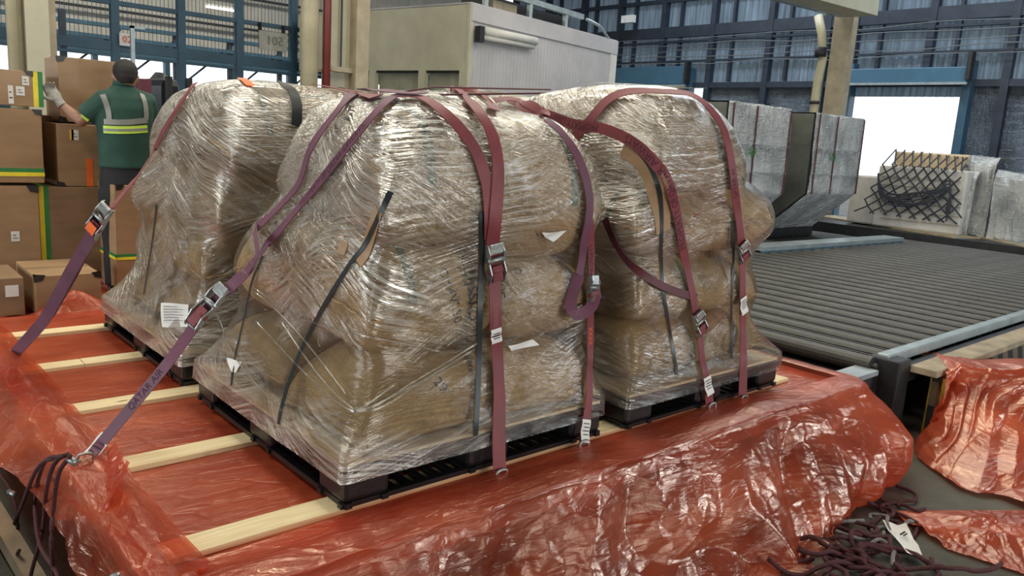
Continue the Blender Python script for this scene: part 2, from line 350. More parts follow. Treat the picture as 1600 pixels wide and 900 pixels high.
# --- wall_right (x = 17): steel frame, corrugated translucent sheets above, quilted panels below, dock openings
wr = MB().box(17.0, 17.12, -8, 20, 6.4, 6.9).build('wall_right', M['navy']); wr['kind'] = 'structure'
ys = [18.8, 17.2, 15.6, 14.1, 12.49, 10.85, 9.15, 7.64, 6.98, 5.32, 3.75, 2.15, .55, -1.0, -2.6, -4.2, -5.8, -7.4]
for i, y in enumerate(ys): MB().box(16.82, 17.0, y-.075, y+.075, 2.86 if y in (5.32, 12.49) else FZ, 6.5).build('post', M['navy'], wr)
for i in range(len(ys)-1):
    y1, y0 = ys[i], ys[i+1]
    if y1-y0 > 1: MB().box(16.86, 16.98, (y0+y1)/2-.035+.25, (y0+y1)/2+.035+.25, 2.95, 6.4).build('mullion', M['navy'], wr)
for z, h in ((2.86, .14), (3.5, .045), (4.02, .05), (4.28, .28), (5.12, .10), (5.9, .08)):
    MB().box(16.84, 16.96, -8, 20, z-h/2, z+h/2).build('rail', M['navy'], wr)
def corr(y0, y1, z0, z1, X, pitch=.2, d=.035):
    n = int((y1-y0)/pitch*4); prof = [0, 0, 1, 1]
    b = MB(); Y = np.linspace(y0, y1, n+1)
    vs = [(X+prof[i % 4]*d, Y[i], z) for i in range(n+1) for z in (z0, z1)]
    return b.add(vs, [(2*i, 2*i+1, 2*i+3, 2*i+2) for i in range(n)])
for i in range(len(ys)-1): corr(ys[i+1], ys[i], 2.92, 6.5, 17.02).build('cladding_sheet', M['clad'], wr)
def quilt(y0, y1, z0, z1, X, seed):
    ny, nz = 24, max(8, int((z1-z0)*26)); Y = np.linspace(y0, y1, ny); Z = np.linspace(z0, z1, nz); Yg, Zg = np.meshgrid(Y, Z, indexing='ij')
    Xg = X - .03*np.abs(np.sin(Zg*PI/.17+.4*np.sin(Yg*5))) - .015*facet(Yg*6, Zg*12, seed)
    return grid('insulation_panel', np.stack([Xg, Yg, Zg], -1), M['quilt'], wr)
open_ = [(4.45, 6.75), (11.4, 14.1)]
for i in range(len(ys)-1):
    if 3.7 < ys[i+1] < 6.9 or 10.8 < ys[i+1] < 13 : continue
    if ys[i]-ys[i+1] > .1: quilt(ys[i+1]+.07, ys[i]-.07, FZ, 2.8, 17.0, 100+i)
sbox('door_jamb', M['quilt'], 16.95, 17.05, 3.75, 4.45, FZ, 2.85, parent=wr)
# dock shutter boxes and door frames
for n, (a, b) in enumerate(((4.37, 7.1), (11.35, 14.34))):
    d = MB().box(16.55, 16.95, a, b, 2.84 if n == 0 else 2.86, 3.16 if n == 0 else 3.34).build('door_%d' % (n+1), M['boxblue'], bevel=.02); d['kind'] = 'structure'
    MB().box(16.5, 16.58, a-.03, b+.03, 2.80, 2.85).build('guide_rail', M['rail'], d)
    MB().box(16.7, 16.95, a-.05, a+.12, FZ, 3.3).build('door_jamb', M['blue'], d)
    MB().box(16.7, 16.95, b-.28, b, FZ, 3.3).build('door_jamb', M['blue'], d)
    corr(a+.1, b-.2, 2.58, 2.86, 16.9, .15, .03).build('shutter_curtain', M['clad'], d)
    MB().box(16.5, 16.7, b-.02, b+.06, 3.1, 3.45).build('end_bracket', M['dsteel'], d)
    MB().box(16.5, 16.7, a-.06, a+.02, 2.9, 3.45).build('end_bracket', M['dsteel'], d)
# cables under the mezzanine rail
b_ = MB()
for k in range(5):
    y0 = 15.5-k*.3; pts = [(16.7, y0-1.75*j, 4.0-.16*k + .09*math.sin(j*PI)+.10*abs(math.sin(j*1.3+k))) for j in range(8)]
    b_.tube(catmull(pts, 5), .012, 5)
tag(b_.build('cable_run', simple('cable_grey', (.14, .15, .16), .6), wr, True), kind='stuff')
# --- wall_left (y = 20)
wl = MB().box(-9, 17, 20, 20.1, 2.95, 6.9).build('wall_left', M['wallw']); wl['kind'] = 'structure'
b_ = MB()
for k in range(150): b_.box(-8+k*.166, -8+k*.166+.03, 19.985, 20.0, 2.95, 6.9)
tag(b_.build('cladding_rib', M['wallw'], wl), kind='stuff')
MB().box(-8, 17, 19.8, 20.0, 2.55, 3.0).build('lintel', M['blue'], wl)
MB().box(-8, 17, 19.7, 19.95, FZ, 1.9).build('low_wall', M['darkc'], wl)
for k in range(14): MB().box(-6+k*1.7, -5.88+k*1.7, 19.75, 19.95, 1.9, 2.7).build('window_post', M['blue'], wl)
for z in (3.6, 4.4): MB().box(-8, 17, 19.7, 19.78, z, z+.06).build('rail', M['dsteel'], wl)
# steel framed partition (y = 14)
pt = thing('steel_partition', 'blue steel framed mesh partition behind the cartons and the green shirted man', 'partition', (4, 14, FZ)); 
for x in (-1.0, .9, 2.05, 3.16, 4.33, 5.46, 6.62, 7.75): MB().box(x-.07, x+.07, 13.93, 14.07, FZ, 6.5).build('post', M['blue'], pt)
for z, h in ((2.36, .17), (2.2, .05), (3.12, .08), (4.3, .12), (1.2, .1)): MB().box(-1, 7.75, 13.95, 14.05, z-h/2, z+h/2).build('rail', M['blue'], pt)
b_ = MB()
for k in range(120):
    x = -1+k*.073; b_.box(x-.004, x+.004, 14.0, 14.008, 2.4, 6)
tag(b_.build('wire_mesh', M['blue'], pt), kind='stuff')
for x0, z0, w_ in ((2.7, 2.5, .12), (3.7, 2.55, .1), (5.0, 2.6, .1)): MB().box(x0, x0+w_, 16, 16.1, FZ, 3.1).build('post', M['navy'], pt)
# mezzanine clutter (racks) behind the partition
rk = thing('pallet_rack', 'dark blue storage rack framework behind the mesh partition', 'rack', (5, 17, FZ))
for x in np.arange(1.5, 11, 1.25): MB().box(x-.05, x+.05, 17, 17.1, FZ, 3.0).build('upright', M['navy'], rk)
for z in (2.45, 2.75, 3.0): MB().box(1.5, 10.4, 16.95, 17.1, z-.04, z+.04).build('beam', M['blue'], rk)
for i in range(5): MB().bar((3+1.25*i, 17.05, 2.0), (4.1+1.25*i, 17.05, 2.95), .04).build('brace', M['navy'], rk)
def text_mesh(txt, size, extrude=0.0):
    cu = bpy.data.curves.new('t', 'FONT'); cu.body = txt; cu.size = size; cu.align_x = 'CENTER'; cu.align_y = 'CENTER'; cu.resolution_u = 2
    ob = bpy.data.objects.new('t', cu); C.objects.link(ob); dg = bpy.context.evaluated_depsgraph_get()
    me = bpy.data.meshes.new_from_object(ob.evaluated_get(dg)); bpy.data.objects.remove(ob)
    V = [tuple(v.co) for v in me.vertices]; Fc = [tuple(p.vertices) for p in me.polygons]; bpy.data.meshes.remove(me); return V, Fc
def put_text(name, txt, size, m, origin, ux, uy, parent=None, mirror=False):
    V, Fc = text_mesh(txt, size); ux = Vector(ux).normalized(); uy = Vector(uy).normalized(); s_ = -1 if mirror else 1
    return MB().add([Vector(origin)+ux*v[0]*s_+uy*v[1] for v in V], Fc).build(name, m, parent)
# hanging number signs
sg = thing('number_sign', 'white sign with red digits hanging on the mesh partition', 'sign', (3.6, 13.85, 2.5))
MB().box(3.20, 3.44, 13.86, 13.89, 2.38, 2.60).build('sign_board', M['white'], sg)
put_text('digits', '02', .17, M['inko'], (3.325, 13.84, 2.49), (1, 0, 0), (0, 0, 1), sg)
sg = thing('number_sign', 'pale translucent sign board showing reversed digits left of the cream pipe', 'sign', (6.1, 13.8, 2.8))
for x_ in (5.85, 6.35): MB().box(x_-.01, x_+.01, 13.81, 13.96, 2.96, 3.14).build('hanger', M['dsteel'], sg)
MB().box(5.80, 6.40, 13.8, 13.83, 2.62, 2.98).build('sign_board', simple('aged_white', (.40, .40, .36), .6), sg)
put_text('digits', '501', .25, simple('faded_ink', (.22, .21, .17), .8), (6.12, 13.78, 2.80), (1, 0, 0), (0, 0, 1), sg, True)
lp = thing('ceiling_lamp', 'lit fluorescent tube fitting high on the white cladding wall', 'lamp', (5.55, 15, 3.42))
MB().box(5.2, 5.95, 15, 15.08, 3.45, 3.5).build('housing', M['lampm'], lp); MB().box(5.2, 5.95, 14.99, 15.06, 3.42, 3.45).build('tube', M['tube'], lp)

# columns
def struct_mb(name, mb, m, kind='structure', **k):
    o = mb.build(name, m, **k); o['kind'] = kind; return o
c1 = MB().box(.52, .66, 6.9, 7.2, FZ, 6.9).box(.16, .52, 7.05, 7.2, FZ, 6.9)
pw = thing('steel_column', 'pale cream steel column rising behind the upright carton at far left', 'column', (.45, 7, FZ))
pw['kind'] = 'structure'
MB().box(.46, .66, 6.9, 7.1, FZ, 6.9).build('flange', M['cream'], pw); MB().box(.36, .46, 7.0, 7.08, FZ, 6.9).build('web', M['pipe'], pw); MB().box(.66, .74, 7.0, 7.06, FZ, 6.9).build('edge', M['creamd'], pw)
MB().tube([(.36, 6.95, FZ), (.36, 6.95, 6.9)], .05, 12).build('conduit', M['pipe'], pw, True)
MB().box(-.35, -.25, 9, 9.1, FZ, 6.8).box(.05, .16, 9.0, 9.1, FZ, 6.8).build('back_post', M['navy'], pw)
cc = thing('steel_column', 'broad cream steel column with red and cream pipes beside the booth', 'column', (3.8, 7.1, FZ)); cc['kind'] = 'structure'
MB().box(3.70, 4.06, 7.12, 7.2, FZ, 6.9).build('web', M['cream'], cc)
MB().box(4.04, 4.22, 6.95, 7.3, FZ, 6.9).build('flange', M['creamd'], cc)
MB().tube([(3.43, 7.0, FZ), (3.43, 7.0, 6.9)], .105, 20).build('downpipe', M['pipe'], cc, True)
MB().tube([(3.635, 6.95, FZ), (3.635, 6.95, 6.9)], .048, 14).build('fire_pipe', M['redpipe'], cc, True)
MB().box(3.66, 4.2, 7.02, 7.1, 1.85, 1.91).box(3.5, 3.75, 7.02, 7.06, 1.82, 1.86).build('bracket', M['creamd'], cc)
MB().tube([(3.90, 7.08, 1.9), (3.90, 7.08, 3.5)], .012, 6).build('cable', M['band'], cc)
MB().tube(catmull([(3.66, 7.0, 1.62), (3.9, 7.0, 1.64), (3.93, 7.0, 1.55), (3.93, 7.0, 1.1)], 6), .022, 8).build('drain_pipe', M['dsteel'], cc, True)
# right column and overhead girder
rc = thing('steel_column', 'weathered cream column with pipe standing left of the bright dock opening', 'column', (14.0, 6.0, FZ)); rc['kind'] = 'structure'
MB().box(13.95, 14.2, 5.62, 5.98, FZ, 6.6).build('shaft', M['creamd'], rc)
MB().tube([(13.9, 6.13, FZ), (13.9, 6.13, 2.6), (13.92, 6.10, 3.1), (13.95, 6.2, 3.55), (14, 6.35, 3.9)], .085, 12).build('downpipe', M['pipe'], rc, True)
MB().tube([(13.85, 6.12, 3.1), (13.85, 6.12, 3.28)], .11, 12).tube([(13.85, 6.12, 2.2), (13.85, 6.12, 2.26)], .1, 12).build('pipe_clip', M['dsteel'], rc, True)
a_ = ony(1200, -30, 5.9); b1 = onx(1362, 37, 14.0); 
gd = thing('roof_girder', 'cream painted box girder crossing the top right over the column', 'girder', (12, 5.7, 4)); gd['kind'] = 'structure'
pA = onx(1150, -45, 9.5); pB = onx(1352, 12, 14.0)
MB().bar(pA, pB, .5, .32).build('box_section', M['cream'], gd)
MB().bar(pA+Vector((-.15, .35, -.12)), pB+Vector((-.15, .35, -.12)), .14, .1).build('lower_flange', M['rail'], gd)
# --- booth
bo = thing('cold_room_booth', 'cream panelled cold room booth with grey ribbed side wall', 'booth', (7.4, 9, FZ))
dl = Vector((-.19, .98, 0)).normalized(); dr = Vector((.98, .19, 0)).normalized(); c0 = Vector((7.4, 9.0, 0)); ztop = 3.36
def bp(a, b, z): return c0 + dl*a + dr*b + Vector((0, 0, z))
def bslab(name, a0, a1, b0, b1_, z0, z1, m, **k):
    P = [bp(a, b, z) for a in (a0, a1) for b in (b0, b1_) for z in (z0, z1)]
    return MB().add(P, [(0, 1, 3, 2), (4, 6, 7, 5), (0, 4, 5, 1), (2, 3, 7, 6), (0, 2, 6, 4), (1, 5, 7, 3)]).build(name, m, bo, **k)
bslab('header_panel', 0, 4.6, 0, .06, 2.26, ztop, M['cream'])
for a0, a1 in ((.0, .18), (1.0, 1.16), (2.3, 2.46), (3.6, 3.76)): bslab('frame_post', a0, a1, -.02, .08, FZ, 2.26, M['cream'])
for a0, a1 in ((.18, 1.0), (1.16, 2.3), (2.46, 3.6)):
    bslab('shutter', a0, a1, .10, .12, 1.2, 2.24, simple('shutter_slat', (.27, .27, .20), .6)); bslab('lower_panel', a0, a1, .06, .1, FZ, 1.62, M['wallw'])
    bslab('head_shadow_strip', a0, a1, .02, .12, 2.22, 2.26, M['dsteel'])  # solid dark strip standing in for the shade under the header
bslab('side_wall', 0, .08, .06, 4.85, FZ, ztop-.02, M['greyw'])
for k in range(46): bslab('wall_rib', -.005, 0, .12+k*.103, .15+k*.103, FZ, ztop-.3, M['greyw'])
bslab('top_fascia', -.03, .02, .0, 4.85, ztop-.28, ztop, M['greyw'])
bslab('corner_trim', -.02, .04, -.03, .06, FZ, ztop, M['cream'])
bslab('roof_panel', 0, 4.6, 0, 4.85, ztop-.02, ztop+.02, M['greyw'])
MB().tube([bp(-.1, .25, ztop-.42), bp(-.1, 1.75, ztop-.40)], .075, 12).tube([bp(-.08, .2, ztop-.52), bp(-.08, 1.7, ztop-.5)], .05, 12).build('rolled_curtain', M['wallw'], bo, True)
bslab('motor', -.16, -.04, .08, .2, ztop-.62, ztop-.36, M['dsteel'])
bslab('end_panel', -.02, .02, 4.6, 4.85, 2.0, ztop-.25, M['wallw'])
un = thing('roof_plant', 'grey steel plant frame and duct lying on the booth roof', 'machine', bp(.5, 2, ztop))
for b0 in (.6, 1.9, 3.1):
    P0 = bp(.2, b0, ztop+.02); MB().bar(P0, P0+Vector((0, 0, .34)), .08).build('frame_leg', M['rail'], un)
MB().bar(bp(.2, .5, ztop+.36), bp(.2, 3.7, ztop+.34), .1, .1).build('frame_rail', M['rail'], un)
MB().bar(bp(.7, .8, ztop+.18), bp(.7, 3.6, ztop+.16), .5, .28).build('duct', M['dsteel'], un)
MB().bar(bp(.5, 1.0, ztop+.14), bp(.5, 1.7, ztop+.14), .3, .2).build('cabinet', M['creamd'], un)
MB().tube(catmull([bp(.1, 3.7, ztop+.3), bp(0, 4.1, ztop+.2), bp(0, 4.5, ztop-.0), bp(0, 4.8, ztop-.05)], 5), .03, 8).build('flexible_pipe', M['rail'], un, True)
fl = thing('floodlight', 'small white floodlight fixed to the dark frame right of the booth roof', 'lamp', (16.6, 13.0, 4.9))
b_ = MB(); P0 = onx(982, 30, 16.4); b_.bar(P0+Vector((0, .22, 0)), P0+Vector((0, -.22, 0)), .12, .2); b_.build('lamp_head', M['lampm'], fl); MB().bar(P0, P0+Vector((.4, 0, .1)), .04).build('bracket', M['dsteel'], fl)
#@@PART2
# ================================================================ CARGO DECK (aircraft pallet on a dolly)
DZ = -.030
dk = thing('cargo_dolly', 'steel cargo dolly deck under the red sheeting and the four wrapped loads', 'dolly', (1.2, 1.4, FZ))
MB().box(-.60, 3.02, -.25, 3.05, DZ-.05, DZ-.004).build('deck_plate', M['rail'], dk)
MB().box(-.52, 2.95, -.15, 2.95, DZ-.20, DZ-.05).build('frame', simple('dolly_blue', (.02, .035, .06), .6), dk)
for x in (-.50, 2.85): MB().box(x, x+.09, -.12, 2.9, -.36, DZ-.2).build('side_beam', M['dsteel'], dk)
for x in (-.3, 1.0, 2.5):
    for y in (.05, 2.7):
        MB().tube([(x, y-.05, FZ+.13), (x, y+.05, FZ+.13)], .125, 18).build('wheel', M['plast'], dk, True)
MB().bar((-.46, 2.8, -.2), (-.46, .1, -.42), .07, .05).build('brace', M['rust'], dk)
for k in range(7): MB().tube([(-.60, .1+.45*k, DZ-.02), (-.645, .1+.45*k, DZ-.03)], .016, 8).build('tie_stud', M['steel'], dk, True)
# flat red sheet on the deck
def uvgrid(a, b, du=0, dv=0):
    U, V = np.meshgrid(a, b, indexing='ij'); return np.stack([U+du, V+dv], -1)
xs, yy = np.linspace(-.60, 3.0, 260), np.linspace(-.22, 3.2, 230)
Xg, Yg = np.meshgrid(xs, yy, indexing='ij')
ripple = .0045*crumple(Xg*.55+Yg*.35, Yg*1.9-Xg*.7, 11, 4, 2.2)
sheet = grid('plastic_sheet', np.stack([Xg, Yg, DZ+.008+np.abs(ripple)], -1), M['redflat'], None, uvgrid(xs, yy))
tag(sheet, 'red plastic sheet spread flat over the dolly deck under the pine planks', 'plastic sheet')
# planks
for i, y in enumerate((.07, .735, 1.39, 2.05, 2.71)):
    nm = ['nearest pine plank, running under the front edge of the front pallets', 'second pine plank from the front, with two knots near its left end', 'third pine plank from the front, meeting the gap between left pallets', 'fourth pine plank from the front, jointed halfway along', 'farthest pine plank, under the back corner of the left rear pallet'][i]
    b_ = MB().box(-.52, 2.72 if i == 0 else 2.6, y-.052, y+.052, -.021, -.001)
    if i == 3: b_ = MB().box(-.52, -.26, y-.05, y+.054, -.021, -.003).box(-.258, 2.6, y-.056, y+.05, -.021, -.001)
    tag(b_.build('pine_plank', M['wood'], bevel=.002), nm, 'plank', 'pine planks laid across the red sheet')
# ---------------------------------------------------------------- red skirt draped over the edges
def skirt():
    pts = []; nr = []
    def seg(a, b, n, nn):
        for t in np.linspace(0, 1, n, endpoint=False): pts.append((a[0]+(b[0]-a[0])*t, a[1]+(b[1]-a[1])*t)); nr.append(nn)
    def arc(c, r, t0, t1, n):
        for t in np.linspace(t0, t1, n, endpoint=False): pts.append((c[0]+r*math.cos(t), c[1]+r*math.sin(t))); nr.append((math.cos(t), math.sin(t)))
    xl, xr, yf, yb, r = -.61, 3.05, -.25, 3.2, .12
    seg((xl, yb), (xl, yf+r), 230, (-1, 0)); arc((xl+r, yf+r), r, PI, 1.5*PI, 24)
    seg((xl+r, yf), (xr-r, yf), 300, (0, -1)); arc((xr-r, yf+r), r, 1.5*PI, 2*PI, 30); seg((xr, yf+r), (xr, 1.9), 110, (1, 0))
    P = np.array(pts); Nn = np.array(nr); ds = np.r_[0, np.cumsum(np.linalg.norm(np.diff(P, axis=0), axis=1))]
    x, y = P[:, 0], P[:, 1]; ns = len(P)
    left = (Nn[:, 0] < -.7); right = Nn[:, 0] > .5
    # width on top, hang length, outward flare
    win = np.where(left, .165, np.where(right, .10, .205)) + .012*facet(ds*4, ds*0+3, 5, True)
    win = np.where((~left) & (~right) & (x > 2.3), .12+.10*np.clip((2.5-x)/.2, 0, 1), win)
    hang = np.interp(ds, [0, 2.25, 2.5, 2.75, 2.95, 3.1, 3.4, 8], [.10, .12, .10, .14, .35, .5, .62, .66])
    flare = np.interp(ds, [0, 2.2, 2.8, 3.5, 4.5, 5.8, 6.6, 7.2, 8.6], [.13, .12, .04, .10, .16, .42, .34, .30, .2])
    for _ in range(12): flare = np.convolve(np.pad(flare, 4, 'edge'), np.ones(9)/9, 'valid'); win = np.convolve(np.pad(win, 4, 'edge'), np.ones(9)/9, 'valid')
    nt = 120; T = np.linspace(0, 1, nt)
    tot = win + hang*1.08; t = T[None, :]*tot[:, None]
    a = np.clip(t-win[:, None], 0, None)       # length past the edge
    ins = np.clip(win[:, None]-t, 0, None)
    hgt = .035
    q = np.clip(a/hang[:, None], 0, 1.1)
    cw = np.clip(1-np.abs(ds-7.0)/.9, 0, 1)[:, None]**.7*np.where((x > 1.9), 1, 0)[:, None]
    outw = -ins + .012*(1-np.exp(-a/.012)) + flare[:, None]*(np.clip(q-.08, 0, 1.1)*(1.25-.25*q)*(1-cw)+0.84*np.sin(np.clip(q, 0, 1.05)*2.7)*cw)
    z = .006 + np.where(a > 0, -(a-.03*(1-np.exp(-a/.03))), 0)
    rise = np.exp(-((ins-.07)/.07)**2)
    lump = facet(ds[:, None]*3.1+0*t, t*5, 21, True)
    z = z + np.where(left[:, None], .035, .012)*rise*(1+lump) + np.where((left & (y > 2.3))[:, None], .045*np.clip((y-2.3)/.4, 0, 1)[:, None], 0)*rise*(1.2+lump)
    # folds
    U = ds[:, None]+0*t; V = t
    Ud = U*.80+V*.60; Vd = -U*.60+V*.80          # diagonal creases
    nearc = np.clip((x-1.2)/1.5, 0, 1)[:, None]
    tri = lambda p: np.abs((p % 1.0)-.5)*4-1
    wp = facet(U*1.3, V*2.2, 33, True)
    big = tri(Ud*1.35+.9*wp+.35*facet(Ud*2, Vd*.9, 35))*(.55+.45*facet(U*1.7, V*2.5, 36, True))
    mid = tri(Ud*3.3+1.0*facet(U*1.6, V*2.4, 34, True)+.3*facet(Ud*5, Vd*2, 39))*(.5+.5*facet(U*3.1, V*3.5, 38, True))
    fin = crumple(U*1.0, V*.9, 37, 4, 5.0)
    wfold = np.clip(a/.22, 0, 1)
    d = (.002+.050*wfold)*big + (.002+.018*wfold)*mid + (.003+.012*wfold)*fin
    # vertical pleats hanging on the far right corner
    d = d + .020*wfold*nearc*tri(U*3.4+.5*facet(U*3, V*2, 42, True)+V*.5) + .012*wfold*nearc*crumple(U*1.5, V*1.2, 43, 3, 6)
    outw = outw + d*np.clip(a/.03, 0, 1)
    z = z + np.where(a < .05, np.abs(d)*.8, d*.15)
    z = np.maximum(z, FZ+.012+.03*np.abs(fin)*.5)
    X = x[:, None]+Nn[:, 0:1]*outw; Y = y[:, None]+Nn[:, 1:2]*outw
    return np.stack([X, Y, z], -1), np.stack([U, V], -1)
Ps, UVs = skirt()
sk = grid('plastic_sheet', Ps, M['red'], None, UVs)
tag(sk, 'crumpled translucent red plastic sheet hanging over the front and left edges of the dolly', 'plastic sheet')
# pointed loose flap at the left, gathered round the strap end
U, V = np.meshgrid(np.linspace(0, 1, 50), np.linspace(0, 1, 50), indexing='ij')
A, B, Cc, D = map(np.array, (onz(175, 690, .05), onx(205, 735, -.50), onx(78, 812, -.66), onx(160, 815, -.60)))
Pf = A*((1-U)*(1-V))[..., None]+B*(U*(1-V))[..., None]+Cc*((1-U)*V)[..., None]+D*(U*V)[..., None]
Pf += np.array([-.75, -.5, .3])*(.022*crumple(U*1.3, V*.5, 71, 4, 3))[..., None]
tag(grid('plastic_sheet', Pf, M['red'], None, np.stack([U*.3, V*.3], -1)), 'pointed loose flap of red sheet gathered under the purple strap at left', 'plastic sheet')

# ---------------------------------------------------------------- pallets
def make_pallet():
    t = thing('plastic_pallet', '', 'pallet', (0, 0, 0))
    W_, D_ = 1.20, 1.26; H = .135
    b = MB().box(.0, W_, .0, D_, .105, H); b.build('top_deck', M['plast'], t, bevel=.006)
    xs_ = (0, .50, 1.02); ysv = (0, .53, 1.08)
    for i, x in enumerate(xs_):
        for j, y in enumerate(ysv):
            MB().box(x+.004, x+(.176 if i != 1 else .196), y+.004, y+(.176 if j != 1 else .196), .018, .106).build('block', M['plast'], t, bevel=.018)
    for x in xs_:
        b = MB().box(x+.01, x+.035, .0, D_, .0, .018).box(x+.145, x+.17, .0, D_, .0, .018)
        for k in range(21): b.box(x+.035, x+.145, .02+.06*k, .045+.06*k, .0, .016)
        b.build('runner', M['plast'], t)
    for y in ysv:
        b = MB().box(.0, W_, y+.01, y+.035, .0, .017).box(.0, W_, y+.145, y+.17, .0, .017)
        for k in range(20): b.box(.02+.06*k, .045+.06*k, y+.035, y+.145, .0, .015)
        b.build('runner', M['plast'], t)
    return t
def copy_tree(o, parent=None):
    c = o.copy(); C.objects.link(c); c.parent = parent
    for ch in list(o.children): copy_tree(ch, c)
    return c
ORG = [(0, 0), (0, 1.44), (1.335, -.02), (1.335, 1.46)]
PN = ['front left', 'rear left', 'front right', 'rear right']
pal0 = make_pallet()
for i, (ox, oy) in enumerate(ORG):
    p = pal0 if i == 0 else copy_tree(pal0)
    p.location = (ox, oy, 0)
    tag(p, 'black plastic pallet under the %s wrapped load of sacks' % PN[i], 'pallet', 'black plastic pallets on the deck')
    tag(MB().box(ox+.012, ox+1.188, oy+.012, oy+1.248, .136, .148).build('cardboard_sheet', M['cardp']), 'pale cardboard sheet between the black pallet and the %s sacks' % PN[i], 'cardboard sheet', 'cardboard sheets on the pallets')

# ---------------------------------------------------------------- jute sacks
sack_bvh_v, sack_bvh_f = [], []
def make_sack(label, c, L, W, H, yaw=0, seed=0, mat=0, asym=.62, sag=.02, tiltx=0, tilty=0, ear=.0):
    n, m_ = 44, 32; s = np.linspace(-1, 1, n); t = np.linspace(-1, 1, m_)
    s = np.sin(s*PI/2); t = np.sin(t*PI/2); Sg, Tg = np.meshgrid(s, t, indexing='ij')
    x = L/2*Sg*(1-.035*(1-np.abs(Tg)**2)) ; y = W/2*Tg*(1-.05*(1-np.abs(Sg)**2)); 
    # rounded corners
    k = np.clip(np.abs(Sg)*np.abs(Tg), 0, 1)**5; x = x*(1-.05*k*(1-ear)); y = y*(1-.07*k*(1-ear))
    th = np.clip(1-np.abs(Sg)**5.5, 0, 1)**.52*np.clip(1-np.abs(Tg)**4.2, 0, 1)**.52
    nz = .012*crumple(Sg*.7+seed, Tg*.5, 200+seed, 3, 2) + .020*facet(Sg*2+seed, Tg*1.5, 300+seed, True)
    gather = .008*np.sin(Tg*26+seed)*np.clip((np.abs(Sg)-.72)/.28, 0, 1)
    zt = H*asym*th*(1+nz*3/ max(H*3, .01)*.35) + (nz+gather)*np.clip(th*3, 0, 1)
    zb = -H*(1-asym)*th + nz*.2*np.clip(th*3, 0, 1)
    drop = -sag*np.abs(Sg)**3 - sag*.5*np.abs(Tg)**3
    R = Matrix.Rotation(yaw, 4, 'Z') @ Matrix.Rotation(tiltx, 4, 'X') @ Matrix.Rotation(tilty, 4, 'Y')
    zc = c[2]-H/2+H*(1-asym)     # seam height
    MW = Matrix.Translation((c[0], c[1], zc)) @ R
    V = []; idx_t = -np.ones((n, m_), int); idx_b = -np.ones((n, m_), int)
    for i in range(n):
        for j in range(m_):
            idx_t[i, j] = len(V); V.append((x[i, j], y[i, j], zt[i, j]+drop[i, j]))
    for i in range(n):
        for j in range(m_):
            if i in (0, n-1) or j in (0, m_-1): idx_b[i, j] = idx_t[i, j]
            else: idx_b[i, j] = len(V); V.append((x[i, j], y[i, j], zb[i, j]+drop[i, j]))
    Fq = []
    for i in range(n-1):
        for j in range(m_-1):
            Fq.append((idx_t[i, j], idx_t[i+1, j], idx_t[i+1, j+1], idx_t[i, j+1])); Fq.append((idx_b[i, j], idx_b[i, j+1], idx_b[i+1, j+1], idx_b[i+1, j]))
    me = bpy.data.meshes.new('jute_sack'); me.from_pydata(V, [], [tuple(int(q) for q in f) for f in Fq]); me.materials.append(M['jute'][mat])
    me.polygons.foreach_set('use_smooth', np.ones(len(me.polygons), bool))
    o = bpy.data.objects.new('jute_sack', me); C.objects.link(o); o.matrix_world = MW
    WP[o.name] = Vector((c[0], c[1], zc))
    tag(o, label, 'sack', 'jute sacks stacked under the stretch film')
    # stitched hem along the border
    bi = [(i, 0) for i in range(n)]+[(n-1, j) for j in range(m_)]+[(i, m_-1) for i in range(n-1, -1, -1)]+[(0, j) for j in range(m_-1, -1, -1)]
    pts = [Vector(V[idx_t[i, j]])*1.004+Vector((0, 0, .003*math.sin(q*1.7))) for q, (i, j) in enumerate(bi)]
    hb = MB().tube(pts[::1], .006, 6, rr=[.005+.003*abs(math.sin(q*2.3)) for q in range(len(pts))])
    me2 = bpy.data.meshes.new('seam'); me2.from_pydata(hb.v, [], hb.f); me2.materials.append(M['seam']); h = bpy.data.objects.new('seam', me2); C.objects.link(h); h.parent = o
    Wv = [MW @ Vector(v) for v in V]; off = len(sack_bvh_v); sack_bvh_v.extend(Wv); sack_bvh_f.extend([tuple(int(q)+off for q in f) for f in Fq])
    return np.array([tuple(v) for v in Wv])
Y90 = PI/2
def load(i, rows):
    ox, oy = ORG[i]; P = []
    for k, (lab, cx, cy, z0, z1, L, W, yaw, mat, kw) in enumerate(rows):
        P.append(make_sack(lab, (ox+cx, oy+cy, (z0+z1)/2), L, W, z1-z0, yaw, 10*i+k, mat, **kw))
    return np.vstack(P)
LP = []
LP.append(load(0, [
 ('bottom sack on the front left pallet, with a ragged hem along its near side', .635, .325, .15, .43, 1.12, .60, .0, 0, dict(asym=.80, ear=.6)),
 ('bottom sack at the back of the front left pallet', .62, .93, .15, .43, 1.10, .60, .02, 3, {}),
 ('middle layer sack on the left side of the front left load, green striped', .43, .66, .41, .87, 1.14, .60, Y90, 1, dict(asym=.5, sag=.05)),
 ('middle layer sack on the right side of the front left load, with dark stencilled letters', .90, .60, .41, .78, 1.12, .54, Y90+.03, 0, dict(asym=.5, sag=.03)),
 ('big bulging top sack over the left side of the front left load', .53, .56, .80, 1.30, 1.04, .60, Y90-.13, 1, dict(asym=.52, sag=.07, tilty=-.02, ear=1.0)),
 ('top sack over the right side of the front left load, beneath two straps', .88, .56, .72, 1.26, 1.06, .54, Y90+.02, 2, dict(asym=.55, sag=.03)),
]))
